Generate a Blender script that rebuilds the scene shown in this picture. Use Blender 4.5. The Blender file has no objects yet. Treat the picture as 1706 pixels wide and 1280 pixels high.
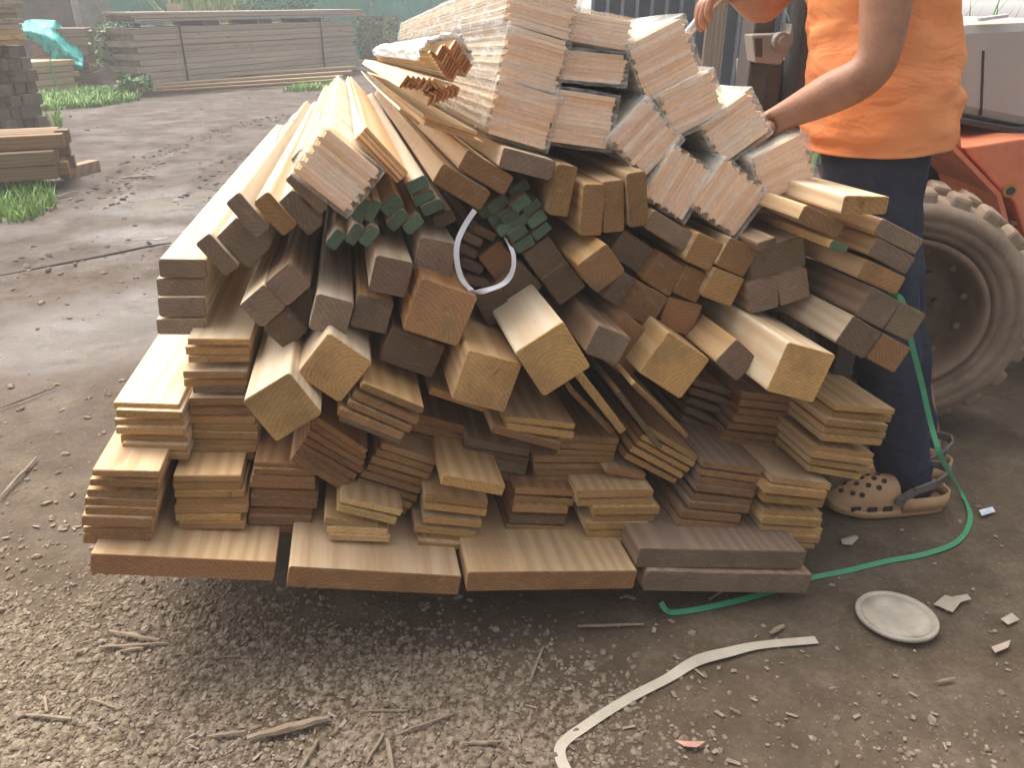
import bpy, math, random
from mathutils import Vector, Matrix, noise
random.seed(7)
SC = bpy.context.scene
COL = SC.collection

# ---------------------------------------------------------------- camera, sky, sun, exposure
F, PITCH, CAM_H, W0, H0 = 1330.0, math.radians(25.7), 1.12, 1706.0, 1280.0
cam_d = bpy.data.cameras.new('camera'); cam = bpy.data.objects.new('camera', cam_d); COL.objects.link(cam)
cam.location = (0, 0, CAM_H); cam.rotation_euler = (math.pi / 2 - PITCH, 0, 0)
cam_d.sensor_width = 36; cam_d.lens = F / W0 * 36; cam_d.clip_start = 0.02; cam_d.clip_end = 600
SC.camera = cam

SUN_ELEV, SUN_AZ = math.radians(58), math.radians(-38)      # azimuth from +Y, towards -X: high, behind the pile
world = bpy.data.worlds.new('World'); SC.world = world; world.use_nodes = True
wn = world.node_tree; bg = wn.nodes['Background']
sky = wn.nodes.new('ShaderNodeTexSky'); sky.sky_type = 'NISHITA'; sky.sun_disc = False
sky.sun_elevation = SUN_ELEV; sky.sun_rotation = SUN_AZ
sky.air_density = 1.0; sky.dust_density = 9.0; sky.ozone_density = 0.6
hs = wn.nodes.new('ShaderNodeHueSaturation'); hs.inputs['Saturation'].default_value = 0.35
wn.links.new(sky.outputs[0], hs.inputs['Color']); wn.links.new(hs.outputs[0], bg.inputs['Color'])
bg.inputs['Strength'].default_value = 0.15
sd = bpy.data.lights.new('sun', 'SUN'); sun = bpy.data.objects.new('sun', sd); COL.objects.link(sun)
sd.energy = 0.75; sd.angle = math.radians(60); sd.color = (1.0, 0.95, 0.88)
sdir = Vector((math.sin(SUN_AZ) * math.cos(SUN_ELEV), math.cos(SUN_AZ) * math.cos(SUN_ELEV), math.sin(SUN_ELEV)))
sun.rotation_euler = sdir.to_track_quat('Z', 'Y').to_euler(); sun.location = sdir * 30
vs = SC.view_settings; vs.view_transform = 'Standard'; vs.look = 'None'; vs.gamma = 1.0; vs.use_curve_mapping = False
vs.exposure = 1.08
SC.cycles.max_bounces = 8; SC.cycles.transparent_max_bounces = 7

# ---------------------------------------------------------------- pixels to places
FW = Vector((0, math.cos(PITCH), -math.sin(PITCH))); UPV = Vector((0, math.sin(PITCH), math.cos(PITCH))); RT = Vector((1, 0, 0))
CP = Vector((0, 0, CAM_H))
def ray(px, py): return FW + RT * ((px - W0 / 2) / F) + UPV * ((H0 / 2 - py) / F)
def on_ground(px, py, z=0.0):
    d = ray(px, py); return CP + d * ((z - CAM_H) / d.z)
def at_y(px, py, Y):
    d = ray(px, py); return CP + d * (Y / d.y)
def on_plane(px, py, o, n):
    d = ray(px, py); return CP + d * ((o - CP).dot(n) / d.dot(n))

# ---------------------------------------------------------------- helpers
def tag(o, label=None, cat=None, group=None, kind=None):
    if label: o['label'] = label
    if cat: o['category'] = cat; o['kind'] = 'thing'
    if group: o['group'] = group
    if kind: o['kind'] = kind
    return o
def empty(name, loc=(0, 0, 0)):
    o = bpy.data.objects.new(name, None); o.location = loc; o.empty_display_size = 0.05; COL.objects.link(o); return o
def mesh_obj(name, verts, faces, mats, parent=None, smooth=False, fm=None):
    me = bpy.data.meshes.new(name); me.from_pydata([tuple(v) for v in verts], [], faces); me.update()
    for m in (mats if isinstance(mats, (list, tuple)) else [mats]): me.materials.append(m)
    if fm: me.polygons.foreach_set('material_index', fm)
    if smooth: me.polygons.foreach_set('use_smooth', [True] * len(me.polygons))
    o = bpy.data.objects.new(name, me); COL.objects.link(o)
    if parent is not None:
        o.parent = parent; o.matrix_parent_inverse = Matrix.Translation(-parent.location)
    return o
class MB:                                   # a small mesh collector
    def __init__(self): self.v = []; self.f = []
    def add(self, vs_, fs_):
        n = len(self.v); self.v += [Vector(p) for p in vs_]; self.f += [[i + n for i in f] for f in fs_]
    def box(self, c, s, rot=None):
        c = Vector(c); P = []
        for z in (-.5, .5):
            for x, y in ((-.5, -.5), (.5, -.5), (.5, .5), (-.5, .5)):
                p = Vector((x * s[0], y * s[1], z * s[2]))
                P.append(c + (rot @ p if rot is not None else p))
        self.add(P, [[3, 2, 1, 0], [4, 5, 6, 7], [0, 1, 5, 4], [1, 2, 6, 5], [2, 3, 7, 6], [3, 0, 4, 7]])
    def bar(self, a, b, w, h, up=(0, 0, 1)):
        a, b = Vector(a), Vector(b); d = (b - a).normalized(); u = d.cross(Vector(up)).normalized(); v = u.cross(d)
        P = [p + u * (sx * w / 2) + v * (sz * h / 2) for p in (a, b) for sx, sz in ((-1, -1), (1, -1), (1, 1), (-1, 1))]
        self.add(P, [[0, 1, 2, 3], [7, 6, 5, 4], [0, 4, 5, 1], [1, 5, 6, 2], [2, 6, 7, 3], [3, 7, 4, 0]])
    def tube(self, pts, rad, seg=10, cap=True):
        pts = [Vector(p) for p in pts]; n = len(pts)
        if not isinstance(rad, (list, tuple)): rad = [rad] * n
        P = []; ref = None
        for i, p in enumerate(pts):
            d = (pts[min(i + 1, n - 1)] - pts[max(i - 1, 0)]).normalized()
            if ref is None: ref = Vector((0, 0, 1)) if abs(d.z) < .9 else Vector((1, 0, 0))
            u = d.cross(ref).normalized(); v = u.cross(d); ref = v
            for k in range(seg):
                a = 2 * math.pi * k / seg; P.append(p + (u * math.cos(a) + v * math.sin(a)) * rad[i])
        fs_ = [[i * seg + k, i * seg + (k + 1) % seg, (i + 1) * seg + (k + 1) % seg, (i + 1) * seg + k] for i in range(n - 1) for k in range(seg)]
        if cap: fs_ += [list(range(seg))[::-1], [(n - 1) * seg + k for k in range(seg)]]
        self.add(P, fs_)
    def prism(self, poly, off):              # planar outline, pushed by a vector
        poly = [Vector(p) for p in poly]; n = len(poly); off = Vector(off)
        self.add(poly + [p + off for p in poly], [list(range(n)), [2 * n - 1 - i for i in range(n)]] + [[i, i + n, (i + 1) % n + n, (i + 1) % n] for i in range(n)])
    def rings(self, rs, cap=True):           # loft of equal-length rings
        s = len(rs[0]); P = [p for r in rs for p in r]
        fs_ = [[i * s + k, i * s + (k + 1) % s, (i + 1) * s + (k + 1) % s, (i + 1) * s + k] for i in range(len(rs) - 1) for k in range(s)]
        if cap: fs_ += [list(range(s))[::-1], [(len(rs) - 1) * s + k for k in range(s)]]
        self.add(P, fs_)
    def build(self, name, mat, parent=None, smooth=False): return mesh_obj(name, self.v, self.f, mat, parent, smooth)
def bevel(o, w, seg=2):
    m = o.modifiers.new('bevel', 'BEVEL'); m.width = w; m.segments = seg; m.limit_method = 'ANGLE'; m.angle_limit = math.radians(40); return o
def subsurf(o, n=1):
    m = o.modifiers.new('subsurf', 'SUBSURF'); m.levels = n; m.render_levels = n; return o

# ---------------------------------------------------------------- materials
def lin(h):
    c = [int(h[i:i + 2], 16) / 255 for i in (0, 2, 4)]
    return tuple(x / 12.92 if x <= .04045 else ((x + .055) / 1.055) ** 2.4 for x in c) + (1,)
class NT:
    def __init__(self, name):
        self.m = bpy.data.materials.new(name); self.m.use_nodes = True; self.t = self.m.node_tree
        self.b = self.t.nodes['Principled BSDF']; self.out = self.t.nodes['Material Output']
    def n(self, ty, **kw):
        nd = self.t.nodes.new('ShaderNode' + ty)
        for k, v in kw.items():
            if k.startswith('_'): setattr(nd, k[1:], v)
        return nd
    def l(self, a, b): self.t.links.new(a, b)
    def setin(self, nd, key, v):
        if hasattr(v, 'is_output') or isinstance(v, bpy.types.NodeSocket): self.l(v, nd.inputs[key])
        else: nd.inputs[key].default_value = v
    def coord(self, which='Object'): return self.n('TexCoord').outputs[which]
    def mapping(self, vec, scale=(1, 1, 1), loc=(0, 0, 0), rot=(0, 0, 0)):
        m = self.n('Mapping'); self.l(vec, m.inputs['Vector']); m.inputs['Rotation'].default_value = rot
        self.setin(m, 'Scale', scale); self.setin(m, 'Location', loc); return m.outputs[0]
    def noise(self, vec, scale, detail=4, rough=.55, dist=0):
        t = self.n('TexNoise'); self.l(vec, t.inputs['Vector']); t.inputs['Scale'].default_value = scale
        t.inputs['Detail'].default_value = detail; t.inputs['Roughness'].default_value = rough; t.inputs['Distortion'].default_value = dist
        return t.outputs['Fac']
    def ramp(self, fac, stops):
        r = self.n('ValToRGB'); self.l(fac, r.inputs['Fac']); e = r.color_ramp.elements
        while len(e) < len(stops): e.new(.5)
        for el, (p, c) in zip(e, stops): el.position = p; el.color = c if len(c) == 4 else tuple(c) + (1,)
        return r.outputs['Color']
    def mr(self, v, a, b, c, d):
        r = self.n('MapRange'); self.l(v, r.inputs['Value'])
        for k, x in zip(('From Min', 'From Max', 'To Min', 'To Max'), (a, b, c, d)): r.inputs[k].default_value = x
        return r.outputs['Result']
    def mix(self, fac, a, b, mode='MIX'):
        m = self.n('Mix', _data_type='RGBA', _blend_type=mode)
        self.setin(m, 'Factor', fac)
        for idx, v in ((6, a), (7, b)):
            if isinstance(v, bpy.types.NodeSocket): self.l(v, m.inputs[idx])
            else: m.inputs[idx].default_value = v if len(v) == 4 else tuple(v) + (1,)
        return m.outputs[2]
    def math(self, op, a, b=None):
        m = self.n('Math', _operation=op); self.setin(m, 0, a)
        if b is not None: self.setin(m, 1, b)
        return m.outputs[0]
    def bump(self, h, strength=.3, dist=.002):
        b = self.n('Bump'); self.l(h, b.inputs['Height']); b.inputs['Strength'].default_value = strength; b.inputs['Distance'].default_value = dist
        self.l(b.outputs[0], self.b.inputs['Normal'])
    def done(self, col=None, rough=None, spec=.3, metal=0):
        if col is not None: self.setin(self.b, 'Base Color', col)
        if rough is not None: self.setin(self.b, 'Roughness', rough)
        self.b.inputs['Specular IOR Level'].default_value = spec; self.b.inputs['Metallic'].default_value = metal
        return self.m
def plain(name, hexcol, rough=.7, spec=.3, metal=0, var=.25, scale=12, bump=.0):
    t = NT(name); c = lin(hexcol); v = t.coord('Object'); n = t.noise(v, scale, 6, .65)
    dark = tuple(x * (1 - var) for x in c[:3]); lite = tuple(min(1, x * (1 + var)) for x in c[:3])
    if bump: t.bump(t.noise(v, scale * 6, 4), bump, .003)
    return t.done(t.ramp(n, [(.3, dark), (.7, lite)]), rough, spec, metal)

def wood(name, light, dark, end=False, grey=0.0):
    """Grain runs along local Y; the same rings read as arcs on the ends and as streaks on the sides."""
    t = NT(name); v = t.coord('Object'); oi = t.n('ObjectInfo')
    rv = t.n('Combine XYZ'.replace(' ', '')); r = oi.outputs['Random']
    t.l(t.mr(r, 0, 1, -.18, .18), rv.inputs[0]); t.l(t.math('MULTIPLY', t.math('FRACT', t.math('MULTIPLY', r, 17.3)), 9.0), rv.inputs[1])
    t.l(t.mr(t.math('FRACT', t.math('MULTIPLY', r, 7.77)), 0, 1, .04, .22), rv.inputs[2])
    add = t.n('VectorMath', _operation='ADD'); t.l(v, add.inputs[0]); t.l(rv.outputs[0], add.inputs[1]); p = add.outputs[0]
    w = t.n('TexWave', _wave_type='RINGS', _rings_direction='Y', _wave_profile='SIN')
    t.l(t.mapping(p, (1, .12, 1)), w.inputs['Vector']); w.inputs['Scale'].default_value = 16 if not end else 42
    w.inputs['Distortion'].default_value = 5.0; w.inputs['Detail'].default_value = 3; w.inputs['Detail Scale'].default_value = .9
    streak = t.noise(t.mapping(p, (1, .025, 1)), 210, 8, .75)
    blot = t.noise(t.mapping(p, (1, .35, 1)), 9, 5, .6)
    if not end:
        g = t.math('ADD', t.math('MULTIPLY', w.outputs['Fac'], .28), t.math('MULTIPLY', streak, .72))
        col = t.ramp(g, [(.2, lin(light)), (.8, lin(dark))])
        tintv = t.mr(t.math('FRACT', t.math('MULTIPLY', r, 31.7)), 0, 1, .74, 1.1)
        hsv = t.n('HueSaturation'); t.l(col, hsv.inputs['Color']); t.l(tintv, hsv.inputs['Value'])
        t.l(t.mr(t.math('FRACT', t.math('MULTIPLY', r, 53.1)), 0, 1, .85, 1.1), hsv.inputs['Saturation'])
        kn = t.n('TexVoronoi'); t.l(t.mapping(p, (9, 1.6, 9)), kn.inputs['Vector']); kn.inputs['Scale'].default_value = 1.0
        knot = t.mr(kn.outputs['Distance'], .05, .12, .75, 0)
        col = t.mix(knot, hsv.outputs[0], lin('7a4a2a'))
        col = t.mix(t.mr(blot, .55, .8, 0, .45), col, lin('9c8468'), 'MIX')
        t.bump(g, .25, .0012); return t.done(col, .72, .22)
    base = oi.outputs['Color']
    saw = t.noise(t.mapping(p, (.35, 1, 2.2), rot=(0, .5, 0)), 260, 3, .7)
    spk = t.noise(p, 700, 2, .7)
    g = t.math('ADD', t.math('MULTIPLY', w.outputs['Fac'], .10), t.math('ADD', t.math('MULTIPLY', saw, .55), t.math('MULTIPLY', spk, .40)))
    k = t.mr(g, .36, .7, .72, 1.3)
    hsv = t.n('HueSaturation'); t.l(base, hsv.inputs['Color']); t.l(k, hsv.inputs['Value'])
    col = t.mix(t.mr(blot, .48, .75, 0, .55), hsv.outputs[0], lin('55473b'))
    chk = t.n('TexVoronoi', _feature='DISTANCE_TO_EDGE'); t.l(t.mapping(p, (1, .001, .28), rot=(0, .35, 0)), chk.inputs['Vector']); chk.inputs['Scale'].default_value = 34
    crack = t.math('MULTIPLY', t.mr(chk.outputs['Distance'], .006, .02, .4, 0), t.mr(t.noise(p, 22, 2), .57, .66, 0, 1))
    col = t.mix(crack, col, lin('2e2620')); pale_ = t.noise(t.mapping(p, (1, 1, 3)), 28, 4, .6); col = t.mix(t.mr(pale_, .58, .75, 0, .3), col, lin('b39c80'))
    gm = t.noise(p, 16, 3, .6)
    col = t.mix(t.mr(gm, .6, .72, 0, grey), col, lin('77785a'))
    t.bump(g, .6, .0018); return t.done(col, .85, .15)
M = {}
M['pine'] = wood('pine_side', 'dabb8e', 'b78d5e')
M['pale'] = wood('pale_pine_side', 'e8d7bc', 'cfb18a')
M['aged'] = wood('aged_pine_side', 'ae937a', '866a52')
M['red'] = wood('reddish_pine_side', 'bd956a', '905f3c')
M['end'] = wood('sawn_end_grain', 'ffffff', 'aaaaaa', True, .0)
def fresh_end():
    t = NT('fresh_sawn_end'); v = t.coord('Object'); oi = t.n('ObjectInfo'); n1 = t.noise(v, 90, 4, .7); n2 = t.noise(v, 500, 2, .6)
    hsv = t.n('HueSaturation'); t.l(oi.outputs['Color'], hsv.inputs['Color']); t.l(t.mr(t.math('ADD', n1, n2), .7, 1.3, .85, 1.15), hsv.inputs['Value'])
    t.bump(n2, .4, .001); return t.done(hsv.outputs[0], .8, .2)
M['fresh_end'] = fresh_end()
M['endgreen'] = wood('mould_stained_end_grain', 'ffffff', 'aaaaaa', True, .75)
# ---------------------------------------------------------------- sawn timber
def prism_mesh(name, w, h, L, r, mats, skew=.012, wob=.0006, seg=2, c=.0016):
    """a sawn length: rounded arrises, chamfered and slightly out-of-square ends, faint bow"""
    r = min(r, w * .3, h * .3); sec = []
    for cx, cz, a0 in ((w / 2 - r, h / 2 - r, 0), (-w / 2 + r, h / 2 - r, 90), (-w / 2 + r, -h / 2 + r, 180), (w / 2 - r, -h / 2 + r, 270)):
        for k in range(seg + 1):
            a = math.radians(a0 + 90 * k / seg); sec.append((cx + r * math.cos(a), cz + r * math.sin(a)))
    n = len(sec); sk, sz, bow = random.uniform(-skew, skew), random.uniform(-skew, skew), random.uniform(-.004, .004)
    V = []; ys = (0, c, L * .33, L * .66, L - c, L)
    for y in ys:
        k = 1 if 0 < y < L else 1 - 2 * c / max(w, .01); kz = 1 if 0 < y < L else 1 - 2 * c / max(h, .01)
        b = bow * (1 - ((y - L / 2) / (L / 2)) ** 2)
        for x, z in sec:
            q = wob if y <= c else 0
            V.append((x * k + random.uniform(-q, q), y + (x * sk + z * sz if y < L / 2 else 0) + random.uniform(-q, q), z * kz + b + random.uniform(-q, q)))
    Fc = [[j * n + (i + 1) % n, j * n + i, (j + 1) * n + i, (j + 1) * n + (i + 1) % n] for j in range(len(ys) - 1) for i in range(n)]
    fm = [1 if j in (0, len(ys) - 2) else 0 for j in range(len(ys) - 1) for i in range(n)]
    Fc += [list(range(n)), [(len(ys) - 1) * n + n - 1 - i for i in range(n)]]; fm += [1, 1]
    me = bpy.data.meshes.new(name); me.from_pydata(V, [], Fc); me.update()
    for m in mats: me.materials.append(m)
    me.polygons.foreach_set('material_index', fm); return me
ORD = 'top second third fourth fifth sixth seventh eighth ninth tenth eleventh twelfth thirteenth fourteenth fifteenth'.split()
# ---------------------------------------------------------------- ground, puddles, gravel
PUD = []                                                    # (centre, half sizes, turn) of the wet hollows
for (px, py), a, b, r in (((285, 336), .36, .30, .1), ((165, 548), .30, .30, .6), ((75, 592), .22, .12, .2), ((240, 515), .16, .28, .3), ((255, 392), .30, .16, .2)):
    p = on_ground(px, py); PUD.append((p.x, p.y, a, b, r))
def hollow(x, y):
    d = 0
    for cx, cy, a, b, r in PUD:
        dx, dy = x - cx, y - cy; u = (dx * math.cos(r) + dy * math.sin(r)) / a; v = (-dx * math.sin(r) + dy * math.cos(r)) / b
        q = u * u + v * v
        if q < 4: d += math.exp(-q * 1.6) * .020
    return d
RUT = [[on_ground(*q) for q in ((160, 345), (185, 318), (215, 290), (262, 262), (330, 235), (420, 205), (520, 188))],
       [on_ground(*q) for q in ((0, 455), (120, 432), (270, 408), (330, 398))], [on_ground(*q) for q in ((330, 330), (352, 300), (380, 275), (430, 250))]]
def rut(x, y):
    best = 9
    for L in RUT:
        for a, b in zip(L, L[1:]):
            dx, dy = b.x - a.x, b.y - a.y; t = max(0, min(1, ((x - a.x) * dx + (y - a.y) * dy) / (dx * dx + dy * dy)))
            best = min(best, math.hypot(x - a.x - t * dx, y - a.y - t * dy))
    return best
def ground_z(x, y):
    v = Vector((x, y, 0)); z = noise.fractal(v * 1.1, 1, 2, 4) * .010 + noise.fractal(v * 6, 1, 2, 3) * .0035
    if y < 9 and abs(x) < 6:
        z += noise.noise(v * 38) * .0013
        if x < 0 and y > 1.8:
            d = rut(x, y)
            if d < .28: z += -.016 * math.exp(-(d / .07) ** 2) + .012 * math.exp(-((d - .13) / .05) ** 2) + noise.noise(v * 22) * .008 * math.exp(-(d / .12) ** 2)
            z += noise.noise(v * 15 + Vector((7, 3, 1))) * .006 + noise.noise(v * 4.3 + Vector((1, 3, 1))) * .006
        z -= hollow(x, y)
    return z
def axis_steps(lo, hi, fine_lo, fine_hi, step, grow=1.22):
    a = [fine_lo + step * i for i in range(int((fine_hi - fine_lo) / step) + 1)]; s = step
    while a[-1] < hi: s *= grow; a.append(a[-1] + s)
    s = step
    while a[0] > lo: s *= grow; a.insert(0, a[0] - s)
    return a
gx = axis_steps(-160, 160, -4.2, 1.7, .027, 1.12); gy = axis_steps(-30, 260, .7, 3.6, .025, 1.03)
GV = [(x, y, ground_z(x, y)) for y in gy for x in gx]; nx = len(gx)
GF = [[j * nx + i, j * nx + i + 1, (j + 1) * nx + i + 1, (j + 1) * nx + i] for j in range(len(gy) - 1) for i in range(nx - 1)]
def mud_mat():
    t = NT('trodden_mud'); v = t.coord('Object')
    big = t.noise(v, 1.3, 5, .6); mid = t.noise(v, 9, 6, .65); fine = t.noise(v, 90, 5, .7); grit = t.noise(v, 420, 3, .7)
    g = t.math('ADD', t.math('MULTIPLY', mid, .5), t.math('ADD', t.math('MULTIPLY', fine, .3), t.math('MULTIPLY', grit, .2)))
    col = t.ramp(g, [(.32, lin('3f3326')), (.5, lin('5d4f3f')), (.66, lin('776958'))])
    col = t.mix(t.mr(big, .45, .7, 0, .55), col, lin('4f4133'))
    sx = t.n('SeparateXYZ'); t.l(v, sx.inputs[0])
    farn = t.noise(t.mapping(v, (1, 1, 1)), 3.6, 6, .75); col = t.mix(t.math('MULTIPLY', t.mr(sx.outputs[1], 2.0, 4.0, 0, 1), t.mr(farn, .42, .62, .0, .75)), col, lin('3d332c'))
    pale = t.math('MULTIPLY', t.mr(sx.outputs[0], .4, -.5, 0, 1), t.mr(sx.outputs[1], 1.3, 3.2, 0, 1))
    col = t.mix(t.math('MULTIPLY', pale, t.mr(farn, .35, .55, .75, .1)), col, lin('645b5a'))
    vo = t.n('TexVoronoi'); t.l(v, vo.inputs['Vector']); vo.inputs['Scale'].default_value = 70
    col = t.mix(t.mr(vo.outputs['Distance'], .16, .1, 0, .4), col, lin('92887c'))
    wet = t.mr(t.noise(v, 2.2, 4, .6), .46, .62, 0, .9)
    for cx, cy, a, b, r in PUD:                               # wet sheen round the hollows
        q = t.n('VectorMath', _operation='LENGTH'); t.l(t.mapping(v, (.75 / a, .75 / b, 0), loc=(-.75 * cx / a, -.75 * cy / b, 0)), q.inputs[0])
        wet = t.math('MAXIMUM', wet, t.math('MULTIPLY', t.mr(t.math('ADD', q.outputs['Value'], t.math('MULTIPLY', mid, .8)), .9, 1.7, 2.6, 0), 1.0))
    b1 = t.n('Bump'); t.l(mid, b1.inputs['Height']); b1.inputs['Strength'].default_value = .5; b1.inputs['Distance'].default_value = .012
    b2 = t.n('Bump'); t.l(fine, b2.inputs['Height']); b2.inputs['Strength'].default_value = .7; b2.inputs['Distance'].default_value = .005; t.l(b1.outputs[0], b2.inputs['Normal'])
    b3 = t.n('Bump'); t.l(grit, b3.inputs['Height']); b3.inputs['Strength'].default_value = .5; b3.inputs['Distance'].default_value = .0015; t.l(b2.outputs[0], b3.inputs['Normal'])
    t.l(b3.outputs[0], t.b.inputs['Normal'])
    return t.done(col, t.mr(wet, 0, 2.6, .95, .26), .3)
M['mud'] = mud_mat()
tag(mesh_obj('ground', GV, GF, M['mud'], None, True), 'trodden brown mud yard with ruts and grit', kind='structure')
def water_mat():
    t = NT('muddy_water'); v = t.coord('Object'); t.bump(t.noise(v, 14, 2), .06, .004)
    return t.done(t.ramp(t.noise(v, 3, 3), [(.3, lin('77695d')), (.7, lin('8d8177'))]), .06, .6)
M['water'] = water_mat()
for i, (cx, cy, a, b, r) in enumerate(PUD):
    if i not in (0, 4): continue
    n = 40; V = [(cx, cy, -.0155)]; 
    for k in range(n):
        an = 2 * math.pi * k / n; q = 1.25 + .15 * noise.noise(Vector((math.cos(an) * 2 + i * 9, math.sin(an) * 2, 0)))
        x, y = a * q * math.cos(an), b * q * math.sin(an); V.append((cx + x * math.cos(r) - y * math.sin(r), cy + x * math.sin(r) + y * math.cos(r), -.0155 - i * .0005))
    tag(mesh_obj('puddle', V, [[0, k + 1, (k + 1) % n + 1] for k in range(n)], M['water']), 'shallow muddy puddle', kind='structure')

# gravel: thousands of small stones, thick where the camera stands and thinning towards the right
def stones():
    t = (1 + 5 ** .5) / 2
    iv = [Vector(p).normalized() for p in ((-1, t, 0), (1, t, 0), (-1, -t, 0), (1, -t, 0), (0, -1, t), (0, 1, t), (0, -1, -t), (0, 1, -t), (t, 0, -1), (t, 0, 1), (-t, 0, -1), (-t, 0, 1))]
    fi = [(0, 11, 5), (0, 5, 1), (0, 1, 7), (0, 7, 10), (0, 10, 11), (1, 5, 9), (5, 11, 4), (11, 10, 2), (10, 7, 6), (7, 1, 8), (3, 9, 4), (3, 4, 2), (3, 2, 6), (3, 6, 8), (3, 8, 9), (4, 9, 5), (2, 4, 11), (6, 2, 10), (8, 6, 7), (9, 8, 1)]
    V, Fc, rnd = [], [], random.Random(3); n = 0; tries = 0
    while n < 19000 and tries < 160000:
        tries += 1
        px, py = rnd.uniform(-120, 1760), rnd.uniform(880, 1330); p = on_ground(px, py)
        dens = max(0.0, min(1.0, (py - 930 + (420 - px) * .12) / 150)) * max(.035, min(1, (1000 - px + (py - 1000) * .9) / 420))
        dens *= max(0, min(1, .9 + 1.1 * noise.noise(Vector((p.x * 4, p.y * 4, 2)))))
        if px > 560 and py < 1100: dens *= max(.12, (py - 1000) / 110 if py > 1000 else .12)
        if rnd.random() > dens: continue
        s = min(.0115, .0028 * math.exp(rnd.gauss(0, .5)) + .0012); n += 1
        rot = Matrix.Rotation(rnd.uniform(0, 6.3), 3, 'Z') @ Matrix.Rotation(rnd.uniform(-.5, .5), 3, 'X')
        sc = (s * rnd.uniform(.8, 1.35), s * rnd.uniform(.7, 1.1), s * rnd.uniform(.45, .8)); z = ground_z(p.x, p.y) + s * rnd.uniform(-.22, .22); b = len(V)
        for q in iv:
            j = rnd.uniform(.78, 1.18); w = rot @ Vector((q.x * sc[0] * j, q.y * sc[1] * j, q.z * sc[2] * j)); V.append((p.x + w.x, p.y + w.y, z + w.z))
        Fc += [[i + b for i in f] for f in fi]
    for _ in range(3600):                                   # clods and small stones over the rest of the yard
        px, py = rnd.uniform(-300, 1900), 150 + 760 * rnd.random() ** 1.15; p = on_ground(px, py)
        if p.y < 1.3 or (px > 1300 and py > 600 and rnd.random() < .85) or noise.noise(Vector((p.x * 1.3, p.y * 1.3, 4))) < rnd.uniform(-.5, .45): continue
        s = (.003 + .009 * rnd.random() ** 4) * (1 + .18 * p.y); z = ground_z(p.x, p.y); b = len(V); a = rnd.uniform(0, 6.3)
        for q in iv:
            j = rnd.uniform(.7, 1.2); x, y = q.x * s * 1.3 * j, q.y * s * .9 * j; V.append((p.x + x * math.cos(a) - y * math.sin(a), p.y + x * math.sin(a) + y * math.cos(a), z + s * .1 + q.z * s * .55 * j))
        Fc += [[i + b for i in f] for f in fi]
    return V, Fc
def stone_mat():
    t = NT('gravel_stone'); v = t.coord('Object'); a = t.noise(v, 75, 1, .4); b = t.noise(v, 500, 4, .7)
    col = t.ramp(t.math('ADD', t.math('MULTIPLY', a, .75), t.math('MULTIPLY', b, .25)), [(.3, lin('5f5144')), (.5, lin('7e705f')), (.7, lin('998a78'))])
    t.bump(b, .5, .001); return t.done(col, .95, .1)
M['stone'] = stone_mat()
gV, gF = stones(); tag(mesh_obj('gravel', gV, gF, M['stone'], None, False), 'grey brown gravel strewn over the mud', kind='stuff')

# churned mud thrown up along the wheel tracks
V, Fc, rnd = [], [], random.Random(21); ring = [(math.cos(k * 1.0472), math.sin(k * 1.0472)) for k in range(6)]
for L in RUT:
    for a, b in zip(L, L[1:]):
        d = (b - a); ln = d.length; d.normalize(); s_ = Vector((-d.y, d.x, 0)); n_ = int(ln / .045)
        for k in range(n_):
            for off in (-.13, -.05, .04, .12):
                if rnd.random() < .4: continue
                p = a + d * (k * .045 + rnd.uniform(-.02, .02)) + s_ * (off + rnd.uniform(-.03, .03)); r1, r2, hh = rnd.uniform(.012, .042), rnd.uniform(.008, .02), rnd.uniform(.004, .016); an = rnd.uniform(-.6, .6) + math.atan2(s_.y, s_.x); z = ground_z(p.x, p.y) - .003; i0 = len(V)
                for sc, zz in ((1, 0), (.7, .7)):
                    for cx, cy in ring:
                        q = rnd.uniform(.75, 1.2); x, y = cx * r1 * sc * q, cy * r2 * sc * q; V.append((p.x + x * math.cos(an) - y * math.sin(an), p.y + x * math.sin(an) + y * math.cos(an), z + hh * zz * rnd.uniform(.6, 1.2)))
                V.append((p.x, p.y, z + hh)); Fc += [[i0 + m_, i0 + (m_ + 1) % 6, i0 + 6 + (m_ + 1) % 6, i0 + 6 + m_] for m_ in range(6)] + [[i0 + 6 + m_, i0 + 6 + (m_ + 1) % 6, i0 + 12] for m_ in range(6)]
tag(mesh_obj('mud', V, Fc, plain('churned_wet_mud', '55483d', .7, .3, 0, .3, 20, .3), None, True), 'churned mud clods along the wheel tracks', kind='stuff')

# ---------------------------------------------------------------- yard behind: stacks, fence, tarpaulin
M['greyboard'] = wood('weathered_grey_board', 'b8aa9a', '968878'); M['paleboard'] = wood('dry_pale_board', 'd2bc9c', 'b59a78'); M['brownpost'] = wood('brown_post_side', '9c8060', '7d634a')
def far_board(name, a, b, w, h, mat, end, parent=None, lab=None, cat=None, group=None, up=Vector((0, 0, 1))):
    """a board from a to b (centre lines), width w across, height h"""
    a, b = Vector(a), Vector(b); d = b - a; L = d.length; d.normalize(); x = d.cross(up).normalized(); z = x.cross(d)
    o = bpy.data.objects.new(name, prism_mesh(name, w, h, L, .004, [mat, M['end']], .02, .001, 1)); COL.objects.link(o)
    o.matrix_world = Matrix.Translation(a) @ Matrix((x, d, z)).transposed().to_4x4(); c = lin(end); k = random.uniform(.8, 1.15); o.color = tuple(q * k for q in c[:3]) + (1,)
    if parent is not None:
        mw = o.matrix_world.copy(); o.parent = parent; o.matrix_parent_inverse = Matrix.Translation(-parent.location)
    if lab: tag(o, lab, cat, group)
    return o
RNK = ORD
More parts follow.
